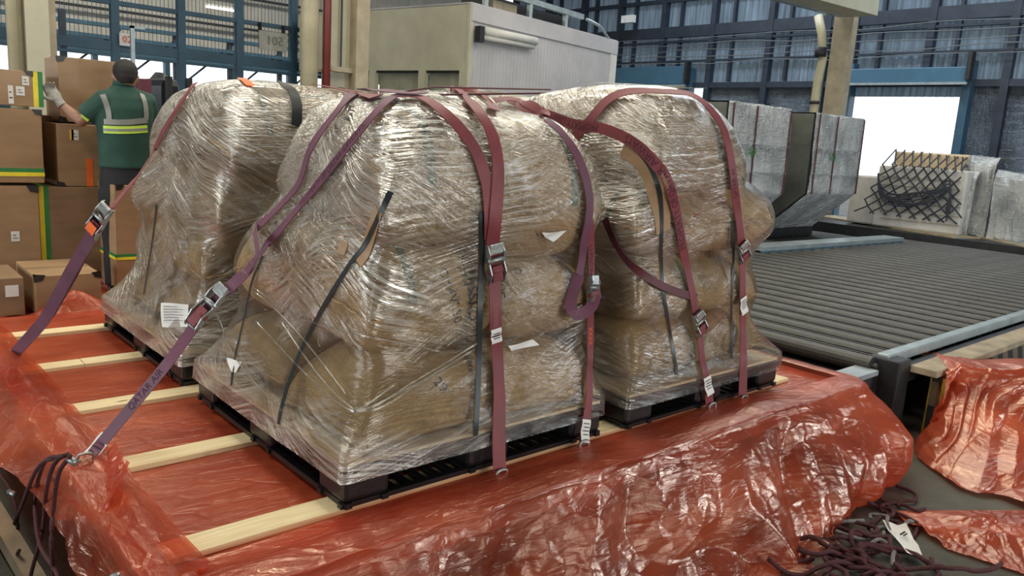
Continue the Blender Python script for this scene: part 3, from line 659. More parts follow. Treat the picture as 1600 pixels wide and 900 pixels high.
LP.append(load(1, [
 ('bottom front sack on the rear left pallet, behind the white printed sheet', .62, .33, .15, .43, 1.10, .58, .0, 0, {}),
 ('bottom back sack on the rear left pallet', .62, .90, .15, .42, 1.10, .58, .0, 3, {}),
 ('second layer sack at the left of the rear left load', .42, .62, .41, .72, 1.14, .58, Y90-.03, 0, dict(sag=.04)),
 ('second layer sack at the right of the rear left load', .88, .6, .41, .72, 1.12, .54, Y90, 3, {}),
 ('third layer sack at the left of the rear left load, with a torn folded neck', .44, .54, .70, 1.02, 1.08, .60, Y90+.05, 2, dict(sag=.05, ear=.8)),
 ('third layer sack at the right of the rear left load', .90, .58, .70, 1.02, 1.10, .52, Y90, 0, {}),
 ('top sack at the left of the rear left load, under the orange tag', .47, .40, 1.00, 1.36, .98, .62, Y90+.06, 1, dict(sag=.08, asym=.6)),
 ('top sack at the right of the rear left load', .90, .46, 1.00, 1.36, .98, .52, Y90, 1, dict(sag=.06)),
]))
LP.append(load(2, [
 ('bottom left sack on the front right pallet, behind the film corner', .34, .62, .15, .44, 1.14, .56, Y90, 0, dict(sag=.03)),
 ('bottom right sack on the front right pallet', .84, .62, .15, .44, 1.12, .54, Y90, 3, dict(sag=.03)),
 ('second layer sack at the left of the front right load', .32, .60, .42, .74, 1.12, .54, Y90, 2, dict(sag=.03)),
 ('second layer sack at the right of the front right load', .76, .60, .42, .72, 1.12, .50, Y90, 0, dict(sag=.03)),
 ('third layer sack of the front right load, long way across with red letters', .50, .30, .71, 1.05, 1.06, .56, .0, 2, dict(asym=.5, ear=.5)),
 ('third layer sack at the back of the front right load', .52, .86, .71, 1.05, 1.04, .56, .0, 3, {}),
 ('rounded top sack of the front right load, under the looped maroon strap', .34, .48, 1.0, 1.42, 1.04, .66, Y90, 2, dict(asym=.6, sag=.07)),
]))
LP.append(load(3, [
 ('bottom front sack on the rear right pallet', .6, .33, .15, .50, 1.10, .58, .0, 0, {}),
 ('bottom back sack on the rear right pallet', .6, .90, .15, .50, 1.10, .58, .0, 3, {}),
 ('middle sack at the left of the rear right load', .36, .6, .49, .95, 1.10, .54, Y90, 0, {}),
 ('middle sack at the right of the rear right load', .82, .6, .49, .95, 1.10, .54, Y90, 0, {}),
 ('top sack at the left of the rear right load, showing a pale green stripe', .34, .5, .93, 1.40, 1.0, .58, Y90, 1, dict(asym=.6)),
 ('top sack at the right of the rear right load', .76, .55, .93, 1.45, 1.0, .54, Y90, 2, dict(asym=.6)),
]))
SACK = BVHTree.FromPolygons(sack_bvh_v, sack_bvh_f)
# ---------------------------------------------------------------- stretch film hulls
def hull2(p):
    p = p[np.lexsort((p[:, 1], p[:, 0]))]
    def half(it):
        h = []
        for q in it:
            while len(h) > 1 and (h[-1][0]-h[-2][0])*(q[1]-h[-2][1])-(h[-1][1]-h[-2][1])*(q[0]-h[-2][0]) <= 0: h.pop()
            h.append(q)
        return h
    return np.array(half(p)[:-1]+half(p[::-1])[:-1])
film_v, film_f = [], []
def film(i, pts, mat, label, seed):
    ox, oy = ORG[i]; ctr = np.array([pts[:, 0].mean(), pts[:, 1].mean()]); NT = 300
    th = np.linspace(0, 2*PI, NT, endpoint=False); dirs = np.stack([np.cos(th), np.sin(th)], -1)
    rim = []
    for a in np.linspace(0, 1, 14):
        for (x, y) in ((ox+a*1.2, oy), (ox+a*1.2, oy+1.26), (ox, oy+a*1.26), (ox+1.2, oy+a*1.26)):
            for z in (.098, .11, .125, .15): rim.append((x, y, z))
    P = np.vstack([pts, np.array(rim)]); zt = P[:, 2].max()+.006; zlo = .092
    q = np.linspace(0, 1, 110); Z = zlo + (zt-zlo)*(1-(1-q)**1.5)
    Rr = np.zeros((len(Z), NT))
    for k, z in enumerate(Z):
        dz = .035 if z < zt-.08 else max(.006, (zt-z)*.4+.004)
        sel = P[np.abs(P[:, 2]-z) < dz][:, :2]
        if len(sel) < 5: Rr[k] = Rr[k-1]*.7; continue
        h = hull2(sel)-ctr; e = np.roll(h, -1, 0)-h; nn = np.stack([e[:, 1], -e[:, 0]], -1); nn /= np.linalg.norm(nn, axis=1, keepdims=True)+1e-9
        d = (nn*h).sum(1); den = dirs @ nn.T; r = np.where(den > 1e-6, d[None, :]/np.maximum(den, 1e-6), 1e9).min(1)
        Rr[k] = np.clip(r, .0, 2)
    # tension: bridge hollows a little, keep the bulges
    R2 = Rr.copy()
    for _ in range(26):
        av = R2.copy(); av[1:-1] = (R2[:-2]+R2[2:])/2; av = .8*av+.2*(np.roll(av, 1, 1)+np.roll(av, -1, 1))/2; R2 = np.maximum(Rr, av); R2[-8:] = Rr[-8:]
    for _ in range(2): R2[1:-1] = .5*R2[1:-1]+.25*(R2[:-2]+R2[2:])
    R2 = np.maximum(R2, Rr-.004)
    U = th[None, :]*.75; Vv = Z[:, None]+0*U
    wr_ = .0045*crumple(U*.9+Vv*.5+seed, Vv*2.2-U*1.0, 400+i, 3, 3.0)
    R2 = R2+.008+np.abs(wr_)*np.clip((zt-Z)[:, None]/.1, 0, 1)
    # snug gathered skirt round the pallet rim
    rimm = np.exp(-((Z-.105)/.016)**2)[:, None]; R2 = R2+.006*rimm*(1+np.sin(Z*900)[:, None])
    X = ctr[0]+R2*dirs[:, 0][None]; Y = ctr[1]+R2*dirs[:, 1][None]
    G = np.stack([X, Y, Z[:, None]+0*X], -1).transpose(1, 0, 2)        # (NT, nz, 3)
    thu = np.linspace(0, 2*PI, NT+1); UV = np.stack(np.meshgrid(thu*.75, Z, indexing='ij'), -1)
    # close the top: shrink to the centre
    nt = 8; top = []; uvt = []
    for k in range(1, nt+1):
        f = 1-k/nt; g = G[:, -1].copy(); g[:, :2] = ctr+(g[:, :2]-ctr)*max(f, .002); g[:, 2] = zt+.010*(1-f)+.008; top.append(g); uvt.append(np.stack([thu*.75, 0*thu+zt+.05*k], -1))
    G = np.concatenate([G, np.stack(top, 1)], 1); UV = np.concatenate([UV, np.stack(uvt, 1)], 1)
    # on the top use a planar layout for the streaks
    o = grid('stretch_film', G, mat, None, UV, closed_u=True)
    tag(o, label, 'stretch film', 'stretch film round the four loads')
    off = len(film_v); film_v.extend([Vector(v.co) for v in o.data.vertices]); film_f.extend([tuple(v+off for v in p.vertices) for p in o.data.polygons])
    return o
FL = [film(i, LP[i], M[['wrap', 'wrap2', 'wrap3', 'wrap2'][i]], 'clear glinting stretch film wound round the %s load of sacks' % PN[i], i*3.) for i in range(4)]
FILM = BVHTree.FromPolygons(film_v, film_f)
FB = [BVHTree.FromPolygons([Vector(v.co) for v in o.data.vertices], [tuple(p.vertices) for p in o.data.polygons]) for o in FL]
def hit(px, py, bvh=None):
    d = ray(px, py).normalized(); r = (bvh or FILM).ray_cast(CAM, d)
    if r[0] is None: return None
    n = r[1]; n = n if n.dot(d) < 0 else -n
    return r[0], n

# ---------------------------------------------------------------- ribbons (straps, bands)
class Rib: pass
def ribbon(parent, name, pix, m, width=.05, off=.012, pre=(), post=(), nd=14, bvh=None, smooth=3, thick=.003, hint=None):
    """centre line laid on the wrapped load through the given points; pre/post are free-hanging 3D points"""
    pts = [(Vector(p), None) for p in pre]
    if pix:
        last = None
        for (x, y) in catmull(pix, nd):
            h = hit(x, y, bvh)
            if h is None:
                continue
            if last is not None and (h[0]-last).length > 2.2: continue
            pts.append((h[0]+h[1]*off, h[1])); last = h[0]
    pts += [(Vector(p), None) for p in post]
    # drop near duplicates, fill long spans
    Q = [pts[0]]
    for p in pts[1:]:
        dl_ = (p[0]-Q[-1][0]).length
        if dl_ < .008: continue
        if dl_ > .06:
            k = int(dl_/.03)
            a0, n0 = Q[-1]; 
            for j in range(1, k): Q.append((a0.lerp(p[0], j/k), None))
        Q.append(p)
    P = np.array([tuple(p[0]) for p in Q]); Nn = []
    lastn = next((p[1] for p in Q if p[1] is not None), Vector(hint or (-.6, -.7, .3)).normalized())
    hv = Vector(hint).normalized() if hint else None
    for p in Q:
        if p[1] is not None: lastn = p[1]
        Nn.append(tuple(hv if (p[1] is None and hv) else lastn))
    Nn = np.array(Nn)
    for _ in range(smooth*3):
        Nn[1:-1] = (Nn[:-2]+Nn[1:-1]+Nn[2:])/3
    for _ in range(smooth): P[1:-1] = .5*P[1:-1]+.25*(P[:-2]+P[2:])
    T = np.gradient(P, axis=0); T /= np.linalg.norm(T, axis=1, keepdims=True)+1e-9
    Nn = Nn-(Nn*T).sum(1, keepdims=True)*T; Nn /= np.linalg.norm(Nn, axis=1, keepdims=True)+1e-9
    Sd = np.cross(T, Nn)
    R = Rib(); R.P, R.T, R.N, R.S = P, T, Nn, Sd; R.s = np.r_[0, np.cumsum(np.linalg.norm(np.diff(P, axis=0), axis=1))]
    b = MB(); n = len(P); vs = []
    for i in range(n):
        a = Sd[i]*width/2; t = Nn[i]*thick/2
        vs += [P[i]-a-t, P[i]+a-t, P[i]+a+t, P[i]-a+t]
    fs = [(0, 3, 2, 1), (4*n-4, 4*n-3, 4*n-2, 4*n-1)]
    for i in range(n-1):
        for k in range(4): fs.append((4*i+k, 4*i+(k+1) % 4, 4*i+4+(k+1) % 4, 4*i+4+k))
    b.add([tuple(v) for v in vs], fs); R.o = b.build(name, m, parent, True)
    sm = R.o.data
    for p in sm.polygons: p.use_smooth = False
    return R
def at_s(R, s):
    f = lambda A: np.array([np.interp(s, R.s, A[:, k]) for k in range(3)])
    return f(R.P), f(R.T), f(R.S), f(R.N)
def s_at(R, px, py):
    """arc length of the ribbon point seen nearest a photo point"""
    best = None
    for i, p in enumerate(R.P):
        d = Vector(p)-CAM; z = d.dot(fw); X = 800+F_PX*d.dot(rt)/z; Y = 450-F_PX*d.dot(up)/z
        e = (X-px)**2+(Y-py)**2
        if best is None or e < best[0]: best = (e, R.s[i])
    return best[1]
def strap_text(R, txt, s0, size, m, parent, flip=1, off=.0022, stretch=1.0, rev=1):
    V, Fc = text_mesh(txt, size)
    out = []
    for (x, y, _) in V:
        P, T, Sd, Nn = at_s(R, s0+x*stretch*rev); out.append(tuple(P+Sd*y*flip+Nn*off))
    return MB().add(out, Fc).build('printed_lettering', m, parent)
def buckle(R, s0, parent, L=.15, w_=.062, flip=1, metal='steel'):
    P, T, Sd, Nn = [Vector(a) for a in at_s(R, s0)]; T = T*flip; Sd = Sd*flip
    def q(a, b, c): return P+T*a+Sd*b+Nn*c
    def bx(a0, a1, b0, b1, c0_, c1_):
        PP = [q(a, b, c) for a in (a0, a1) for b in (b0, b1) for c in (c0_, c1_)]
        return MB().add(PP, [(0, 1, 3, 2), (4, 6, 7, 5), (0, 4, 5, 1), (2, 3, 7, 6), (0, 2, 6, 4), (1, 5, 7, 3)])
    fr = MB(); h = w_/2
    for sg_ in (-1, 1):
        prof = [(-L/2, .0), (-L/2, .016), (-L*.30, .030), (-L*.05, .022), (L*.18, .034), (L*.42, .020), (L/2, .006), (L/2, .0)]
        fr.prism([q(a, sg_*h, c) for a, c in prof], Sd*(.004*sg_))
    bk = fr.build('ratchet_buckle', M[metal], parent); WP[bk.name] = WP.get(parent.name, Vector())
    bx(-L/2-.004, -L/2+.036, -h, h, .012, .026).build('lever', M[metal], bk, bevel=.003)
    for a in (-L*.12, L*.15): MB().tube([q(a, -h-.006, .016), q(a, h+.006, .016)], .010, 12).build('spindle', M['strap'] if a > 0 else M[metal], bk, True)
    MB().tube([q(L*.44, -h-.003, .006), q(L*.44, h+.003, .006)], .005, 8).build('pin', M[metal], bk, True)
    bx(L*.02, L*.40, -h*.75, h*.75, .018, .024).build('webbing_wrap', M['strap'], bk)
    return bk
def taglabel(R, s0, parent, L=.06, w_=.045, off=.004, lean=0.):
    P, T, Sd, Nn = [Vector(a) for a in at_s(R, s0)]
    n = 8; b = MB(); vs = []
    for i in range(n+1):
        a = L*(i/n-.5); c = off+lean*(i/n)**2+.003*math.sin(i*1.1)
        vs += [P+T*a-Sd*w_/2+Nn*c, P+T*a+Sd*w_/2+Nn*c]
    b.add(vs, [(2*i, 2*i+1, 2*i+3, 2*i+2) for i in range(n)]); o = b.build('white_tag', M['white'], parent)
    pr = MB()
    for k in range(5):
        a = L*(-.34+.16*k); pr.add([P+T*a-Sd*w_*.36+Nn*(off+.002+lean*.3), P+T*a+Sd*w_*(.36-.1*(k % 2))+Nn*(off+.002+lean*.3), P+T*(a+.0035)+Sd*w_*(.36-.1*(k % 2))+Nn*(off+.002+lean*.3), P+T*(a+.0035)-Sd*w_*.36+Nn*(off+.002+lean*.3)], [(0, 1, 2, 3)])
    pr.build('print', M['ink'], o)
    return o
def hook(P, parent, s=1.):
    P = Vector(P); MB().tube([P+Vector((-.025, 0, .0))*s, P+Vector((.025, 0, 0))*s], .014*s, 12).build('anchor_stud', M['steel'], parent, True)
    MB().tube(catmull([P+Vector((-.02, -.01, -.012)), P+Vector((-.022, -.01, .03)), P+Vector((.022, -.01, .03)), P+Vector((.02, -.01, -.012))], 5), .005, 8).build('hook', M['steel'], parent, True)

TXT = 'PROPERTY OF QATAR AIRWAYS'
# S2 purple plain strap, twisted at the waist of the front left load
g2 = 'maroon cargo straps holding the loads down'
an1 = onz(132, 722, .01)
s2 = thing('cargo_strap', 'plain purple strap, folded halfway, left of the lettered strap on the front left load', 'strap', (0, .5, 0), g2)
R2 = ribbon(s2, 'webbing', [(556, 146), (528, 180), (490, 232), (470, 290), (430, 335), (404, 358)], M['strapp'], .05)
e2 = Vector(R2.P[-1]); n2 = Vector(R2.N[-1])
R2b = ribbon(s2, 'webbing', [], M['strapp'], .036, pre=[e2+n2*.004, onx(403, 398, -.02)+Vector((0, 0, 0)), onx(385, 425, -.05)], hint=(-.9, -.1, .2))
# S3 lettered purple strap running down to the deck edge with buckle
s3 = thing('cargo_strap', 'lettered purple strap slanting down the front left load to the deck edge at left', 'strap', (0, .5, 0), g2)
bkP = onx(325, 480, -.16); lowP = onx(262, 568, -.30)
R3 = ribbon(s3, 'webbing', [(640, 152), (610, 160), (560, 215), (500, 290), (455, 345), (420, 385)], M['strapp'], .042, post=[onx(385, 425, -.06), bkP, lowP, onz(152, 700, .03), an1], hint=(-.72, -.55, .42))
strap_text(R3, 'PROPERTY OF QATAR AIRWAYS', s_at(R3, 520, 262), .036, M['inkp'], s3, flip=1, rev=-1 if R3.P[0][2] > R3.P[-1][2] else 1)
strap_text(R3, 'QATAR AIR', s_at(R3, 225, 612), .036, M['inkp'], s3, flip=1, rev=-1)
buckle(R3, s_at(R3, 322, 482), s3, .19, .05); taglabel(R3, s_at(R3, 148, 698), s3, .11, .052); hook(an1, s3)
# S1 outer left strap
s1 = thing('cargo_strap', 'pink maroon strap from the left deck edge up over the rear left load', 'strap', (0, 2, 0), g2)
an2 = onz(18, 558, .01)
R1 = ribbon(s1, 'webbing', [(330, 124), (310, 130), (285, 165), (262, 200), (245, 235)], M['strap'], .032, post=[onx(215, 275, -.10), onx(170, 330, -.28), onx(155, 350, -.30)], hint=(-.8, -.5, .3))
R1b = ribbon(s1, 'webbing', [], M['strapp'], .055, pre=[onx(160, 340, -.29), onx(110, 425, -.36), onx(70, 500, -.43), an2], hint=(-.62, -.75, .2))
R1c = ribbon(s1, 'webbing', [], M['strapp'], .03, pre=[onx(158, 350, -.27), onx(118, 430, -.34), onx(82, 492, -.40)], hint=(-.9, -.3, .2))
buckle(R1b, .02, s1, .20, .052, flip=1); P_, T_, S_, N_ = at_s(R1b, .03)
o_ = MB().add([tuple(P_+T_*a+S_*b+N_*.034) for a, b in ((-.0, -.022), (.05, -.022), (.05, .022), (-.0, .022))], [(0, 1, 2, 3)]).build('orange_sticker', M['orange'], s1); hook(an2, s1)
# top strap that crosses the rear left load towards the camera side
s1t = thing('cargo_strap', 'pink maroon strap lying along the top edge of the rear left load', 'strap', (.5, 1.6, 1.3), g2)
ribbon(s1t, 'webbing', [(332, 123), (390, 124), (450, 129), (505, 138), (556, 148), (590, 156)], M['strap'], .05, off=.012)
ribbon(s1t, 'webbing', [(560, 146), (600, 150), (640, 155), (660, 153)], M['strapp'], .045, off=.02)
# S4, S5 front centre pair
s4 = thing('cargo_strap', 'red maroon strap curving from the top left into the large central buckle', 'strap', (.5, 0, 0), g2)
R4 = ribbon(s4, 'webbing', [(620, 155), (660, 158), (700, 186), (735, 228), (755, 275), (762, 320), (764, 368)], M['strap'], .046)
s5 = thing('cargo_strap', 'red maroon strap running straight down the middle of the front left load with large buckle', 'strap', (.5, 0, 0), g2)
an5 = ony(781, 747, -.06)
R5 = ribbon(s5, 'webbing', [(708, 142), (722, 150), (755, 195), (768, 225), (774, 270), (771, 330), (767, 380), (769, 440), (770, 500), (773, 560), (776, 620)], M['strap'], .050, off=.017, post=[ony(779, 690, -.035), an5], hint=(-.3, -.95, .05))
buckle(R5, s_at(R5, 768, 410), s5, .155, .056); taglabel(R5, s_at(R5, 774, 522), s5, .055, .044); hook(an5, s5)
strap_text(R5, '#####', s_at(R5, 771, 492), .03, simple('stitching', (.30, .12, .12), .8), s5, rev=1)
# S6 with the long hanging loop
s6 = thing('cargo_strap', 'purple maroon strap with a hanging loop at the right end of the front left load', 'strap', (1.1, 0, 0), g2)
R6 = ribbon(s6, 'webbing', [(850, 192), (872, 210), (897, 245), (913, 290), (916, 330), (908, 380), (900, 430)], M['strapp'], .046, off=.016, bvh=FB[0])
e6 = Vector(R6.P[-1]); yl = e6.y-.03
R6b = ribbon(s6, 'webbing', [], M['strapp'], .046, pre=[e6, ony(886, 485, yl), ony(898, 502, yl-.03), ony(922, 486, yl-.03), ony(934, 462, yl), ony(925, 440, yl+.02)], hint=(-.5, -.8, .35))
s7 = thing('cargo_strap', 'dark maroon lettered strap dropping behind the hanging loop to the deck edge', 'strap', (1.15, 0, 0), g2)
an7 = ony(910, 700, -.045)
R7 = ribbon(s7, 'webbing', [(918, 345), (920, 400), (919, 450), (918, 520), (917, 580), (917, 625)], M['strap'], .036, off=.014, bvh=FB[0], post=[ony(915, 660, -.03), an7], hint=(-.3, -.95, .05))
strap_text(R7, 'PROPERTY', s_at(R7, 919, 400), .028, M['inkp'], s7, rev=-1); strap_text(R7, 'XXXX', s_at(R7, 918, 525), .028, M['orange'], s7, rev=-1)
buckle(R7, s_at(R7, 918, 456), s7, .12, .04); taglabel(R7, s_at(R7, 917, 675), s7, .09, .04, lean=.01); hook(an7, s7)
# S8 long lettered strap over the right load
s8 = thing('cargo_strap', 'lettered maroon strap arching across the face of the front right load to its buckle', 'strap', (1.8, 0, 0), g2)
an8 = ony(1110, 640, -.05)
R8 = ribbon(s8, 'webbing', [(790, 160), (850, 178), (905, 197), (945, 202), (990, 222), (1025, 255), (1046, 300), (1057, 350), (1066, 400), (1076, 450), (1086, 500), (1093, 560), (1100, 590)], M['strap'], .046, off=.014, post=[an8], hint=(-.3, -.95, .05))
strap_text(R8, 'PROPERTY OF QATAR AIRWAYS', s_at(R8, 1043, 300), .046, M['inkp'], s8, rev=-1)
strap_text(R8, 'PROPERTY (20277/0) BKK', s_at(R8, 880, 187), .04, M['inkp'], s8, rev=-1)
buckle(R8, s_at(R8, 1090, 505), s8, .14, .052); taglabel(R8, s_at(R8, 1103, 600), s8, .09, .045, lean=.01); hook(an8, s8)
# S9 looping strap
s9 = thing('cargo_strap', 'maroon strap looped over the crown of the front right load and down its right edge', 'strap', (2.2, 0, 0), g2)
an9 = ony(1160, 628, -.05)
R9 = ribbon(s9, 'webbing', [(900, 215), (925, 190), (950, 160), (985, 147), (1040, 148), (1078, 152), (1105, 172), (1127, 205), (1138, 250), (1146, 310), (1154, 375), (1156, 430), (1157, 500), (1158, 560)], M['strap'], .05, off=.014, post=[an9], hint=(-.3, -.95, .05))
strap_text(R9, 'QATAR AI', s_at(R9, 1146, 290), .034, M['inkp'], s9, rev=-1)
buckle(R9, s_at(R9, 1156, 392), s9, .13, .052); taglabel(R9, s_at(R9, 1157, 474), s9, .09, .05, lean=.01); hook(an9, s9)
# S10 dark strap between the loads
s10 = thing('cargo_strap', 'narrow dark maroon lettered strap hanging slack between the two front loads', 'strap', (1.4, 0, 0), g2)
R10 = ribbon(s10, 'webbing', [(948, 342), (965, 380), (990, 415), (1020, 440), (1050, 454), (1085, 464)], M['strapd'], .034, off=.012, bvh=FB[2])
strap_text(R10, 'PROPERTY', s_at(R10, 972, 390), .036, M['inkp'], s10, rev=-1)
# thin cords over the top
cdn = thing('tie_cord', 'thin dark maroon cord stretched level across the tops of the rear loads', 'cord', (1.5, 1.6, 1.4))
MB().tube([onx(600, 148, .9), onx(680, 136, 1.4), onx(860, 140, 2.2)], .005, 6).build('cord', M['strapd'], cdn, True)
MB().tube([onx(690, 148, 1.2), onx(960, 144, 2.2)], .005, 6).build('cord', M['strapd'], cdn, True)
for j, (pp, lb) in enumerate((([(706, 142), (735, 143), (762, 160), (770, 178)], 'short maroon strap crossing the crown of the rear right load'), ([(770, 160), (800, 158), (840, 170), (850, 185)], 'maroon strap lying over the gap between the rear right and front right loads'))):
    q_ = thing('cargo_strap', lb, 'strap', (1.6, 1.2, 1.4), g2); ribbon(q_, 'webbing', pp, M['strap'], .04, off=.016)

# ---------------------------------------------------------------- black bands and card strips under the film
def band(lbl, pix, width=.02, m='band', off=.004, name='strapping_band', cat='band', bvh=None, thick=.0015):
    q_ = thing(name, lbl, cat, (0, 0, 0)); WP[q_.name] = Vector(); ribbon(q_, 'strip', pix, M[m], width, off=off, bvh=bvh, thick=thick); return q_
band('black band on the left face of the front left load, crossing the green stripes', [(610, 300), (590, 345), (570, 385), (550, 410), (515, 465), (485, 520), (462, 570), (443, 630), (436, 665)])
band('black band beside the central strap of the front left load', [(752, 330), (752, 400), (750, 460), (748, 530), (746, 610), (742, 680)], .022)
band('thin dark band near the far left edge of the front left load', [(412, 400), (395, 440), (382, 500), (368, 560), (362, 605)], .012)
band('black band down the left side of the rear left load', [(246, 320), (240, 370), (232, 420), (226, 460)], .016)
band('black band over the top of the rear left load', [(440, 128), (458, 145), (464, 170), (462, 200)], .05)
band('black band down the card strip of the front right load', [(985, 225), (1010, 250), (1028, 290), (1033, 340), (1032, 400), (1035, 450), (1044, 510), (1053, 560), (1056, 585)], .02)
band('black band at the right end of the front right load', [(1143, 345), (1145, 400), (1142, 470), (1142, 560)], .016)
band('brown card strip beneath the black band on the left face of the front left load', [(592, 330), (580, 365), (570, 395), (558, 412)], .05, 'card', .002, 'card_strip', 'card strip')
band('small square of card at the waist of the front left load', [(540, 378), (532, 400)], .05, 'card', .003, 'card_strip', 'card strip')
band('wide brown card strip under the band of the front right load', [(975, 228), (1000, 245), (1024, 285), (1034, 330), (1036, 365)], .09, 'card', .002, 'card_strip', 'card strip')
band('orange tag lying on top of the rear left load', [(374, 122), (384, 128), (392, 136)], .04, 'orange', .006, 'orange_tag', 'tag')
# printed letters on the sacks
def sack_text(txt, px, dpx, size, m, parent_label):
    h = hit(*px, SACK); h2 = hit(px[0]+dpx[0], px[1]+dpx[1], SACK)
    if not h or not h2: return
    n = h[1]; ux = (h2[0]-h[0]); ux = (ux-n*ux.dot(n)).normalized(); uy = n.cross(ux)
    V, Fc = text_mesh(txt, size); out = []
    for (x, y, _) in V:
        p = h[0]+ux*x+uy*y; r = SACK.ray_cast(p+n*.15, -n)
        q_ = (r[0]+n*.003) if r[0] is not None and (r[0]-p).length < .1 else p+n*.004
        out.append(q_)
    # attach to the nearest sack
    best = min((o for o in bpy.data.objects if o.name.startswith('jute_sack')), key=lambda o: ((o.matrix_world.inverted() @ h[0])-Vector()).length)
    mi = best.matrix_world.inverted(); me = bpy.data.meshes.new('stencilled_letters'); me.from_pydata([tuple(mi @ p) for p in out], [], Fc); me.materials.append(m)
    o = bpy.data.objects.new('stencilled_letters', me); C.objects.link(o); o.parent = best
bpy.context.view_layer.update()
sack_text('CLASSED', (737, 450), (2, 22), .060, M['ink'], '')
sack_text('CM4V250', (706, 462), (6, 22), .052, M['ink'], '')
sack_text('JUS4', (724, 432), (4, 22), .036, M['ink'], '')
sack_text('29', (688, 602), (10, 14), .055, M['ink'], '')
sack_text('O', (808, 424), (0, 14), .04, M['ink'], '')
sack_text('OC', (783, 455), (0, 14), .04, M['ink'], '')
sack_text('AR', (1086, 342), (3, -14), .05, M['inkred'], '')
sack_text('AIR', (1170, 350), (3, -14), .04, M['inkred'], '')
# paper sheets under the film
def paper(lbl, c4, name='printed_sheet', cat='paper', lines=6):
    hs = [hit(*p) for p in c4]
    if any(h is None for h in hs): return
    n = sum((h[1] for h in hs), Vector()).normalized(); P = [h[0]-n*.004 for h in hs]
    t = thing(name, lbl, cat, P[0]); g = np.zeros((9, 9, 3))
    for i in range(9):
        for j in range(9):
            u, v = i/8, j/8; p = P[0]*(1-u)*(1-v)+P[1]*u*(1-v)+P[2]*u*v+P[3]*(1-u)*v; g[i, j] = tuple(p+n*(.010+.004*math.sin(u*5+v*3)))
    grid('sheet', g, M['white'], t)
    b = MB()
    for k in range(lines):
        v = .15+.7*k/lines
        a = P[0]*(1-v)+P[3]*v; c = P[1]*(1-v)+P[2]*v; a2 = P[0]*(1-v-.03)+P[3]*(v+.03); c2 = P[1]*(1-v-.03)+P[2]*(v+.03); e = .85 if k % 2 else .65
        b.add([a.lerp(c, .12)+n*.017, a.lerp(c, e)+n*.017, a2.lerp(c2, e)+n*.017, a2.lerp(c2, .12)+n*.017], [(0, 1, 2, 3)])
    if lines: b.build('print', simple('print_grey', (.2, .2, .22), .7), t)
paper('white printed document sheet under the film of the rear left load', [(253, 474), (295, 476), (296, 512), (255, 512)])
paper('small white label near the rear pallet corner of the front left load', [(356, 560), (378, 566), (372, 584), (364, 582)], lines=0)
paper('blank white slip between the bottom and middle sacks of the front left load', [(792, 540), (832, 530), (840, 538), (797, 548)], lines=0)
paper('folded white slip at the waist of the front left load, right of the large buckle', [(845, 362), (885, 360), (862, 376), (850, 370)], lines=0)
# twisted ropes of film pulled tight
def filmrope(lbl, pixs, r=.004):
    q_ = thing('twisted_film', lbl, 'film'); WP[q_.name] = Vector()
    for pix in pixs:
        pts = [h[0]+h[1]*.006 for h in (hit(x, y) for x, y in catmull(pix, 8)) if h]
        if len(pts) > 3: MB().tube(pts, r, 6).build('strand', M['wrap2'], q_, True)
filmrope('pulled strands of film meeting in a knot low on the front left load', [[(556, 642), (585, 635), (640, 600), (690, 570), (745, 535)], [(556, 646), (600, 634), (660, 595), (740, 545)], [(440, 500), (480, 560), (520, 610), (556, 642)], [(400, 500), (470, 575), (530, 630), (556, 645)], [(620, 598), (560, 645), (640, 605), (735, 560)]], .0035)
filmrope('long strands of film crossing the left face of the front left load', [[(400, 450), (460, 490), (530, 515), (600, 530), (690, 550)], [(400, 455), (450, 500), (500, 560), (545, 620)], [(330, 470), (370, 560), (440, 640), (500, 680)]], .003)
#@@PART3
# ================================================================ ROLLER CONVEYOR to the right of the dolly
cv = thing('roller_conveyor', 'wide grey steel roller bed between the red draped dolly and the dock opening', 'conveyor', (7, 1.5, FZ)); cvo = WP[cv.name]
rm = MB().tube([(0, -.02, 0), (0, 3.26, 0)], .056, 16).tube([(0, -.05, 0), (0, 3.3, 0)], .02, 8)
r1 = rm.build('roller', M['roller']); r1.parent = cv
tr_ = MB().box(-.062, .062, 0, 3.24, -.012, .012)
for k in range(2): tr_.box(-.035+.06*k, -.025+.06*k, 0, 3.24, .012, .019)
t1 = tr_.build('tread_plate', M['tread']); t1.parent = cv
for k in range(33):
    a = r1 if k == 0 else r1.copy(); b = t1 if k == 0 else t1.copy()
    if k: C.objects.link(a); C.objects.link(b); a.parent = cv; b.parent = cv
    a.location = Vector((3.66+.25*k, 0, -.062))-cvo; b.location = Vector((3.66+.125+.25*k, 0.01, -.040))-cvo
for k in range(25):
    a = r1.copy(); C.objects.link(a); a.parent = cv; a.location = Vector((5.4+.25*k, 3.5, -.10))-cvo; a.scale = (1, .85, 1)
MB().box(3.55, 11.8, .0, 3.3, -.30, -.14).build('bed_frame', M['dsteel'], cv)
MB().box(3.72, 11, -.085, -.01, -.05, .012).build('near_rail', M['rail'], cv, bevel=.008)
MB().box(3.80, 11, -.16, -.10, -.16, -.06).build('rail_channel', M['dsteel'], cv)
MB().box(3.85, 11, -.33, -.17, -.09, -.045).build('walkway_rail', M['rust'], cv, bevel=.006)
MB().box(3.95, 11, -.31, -.27, FZ, -.09).build('striped_skirt', M['hazard'], cv)
MB().box(3.69, 3.86, -.17, .03, FZ, -.008).build('leg', M['dsteel'], cv, bevel=.01)
MB().box(3.30, 3.62, -.08, .06, -.10, -.07).build('end_plate', M['rail'], cv)
MB().box(3.35, 3.75, -.05, .04, -.28, -.11).build('bracket', M['dsteel'], cv)
MB().prism([(4.0, -.34, FZ), (4.28, -.34, FZ), (4.12, -.34, -.12), (4.02, -.34, -.12)], (0, .1, 0)).build('striped_leg', M['yellow'], cv)
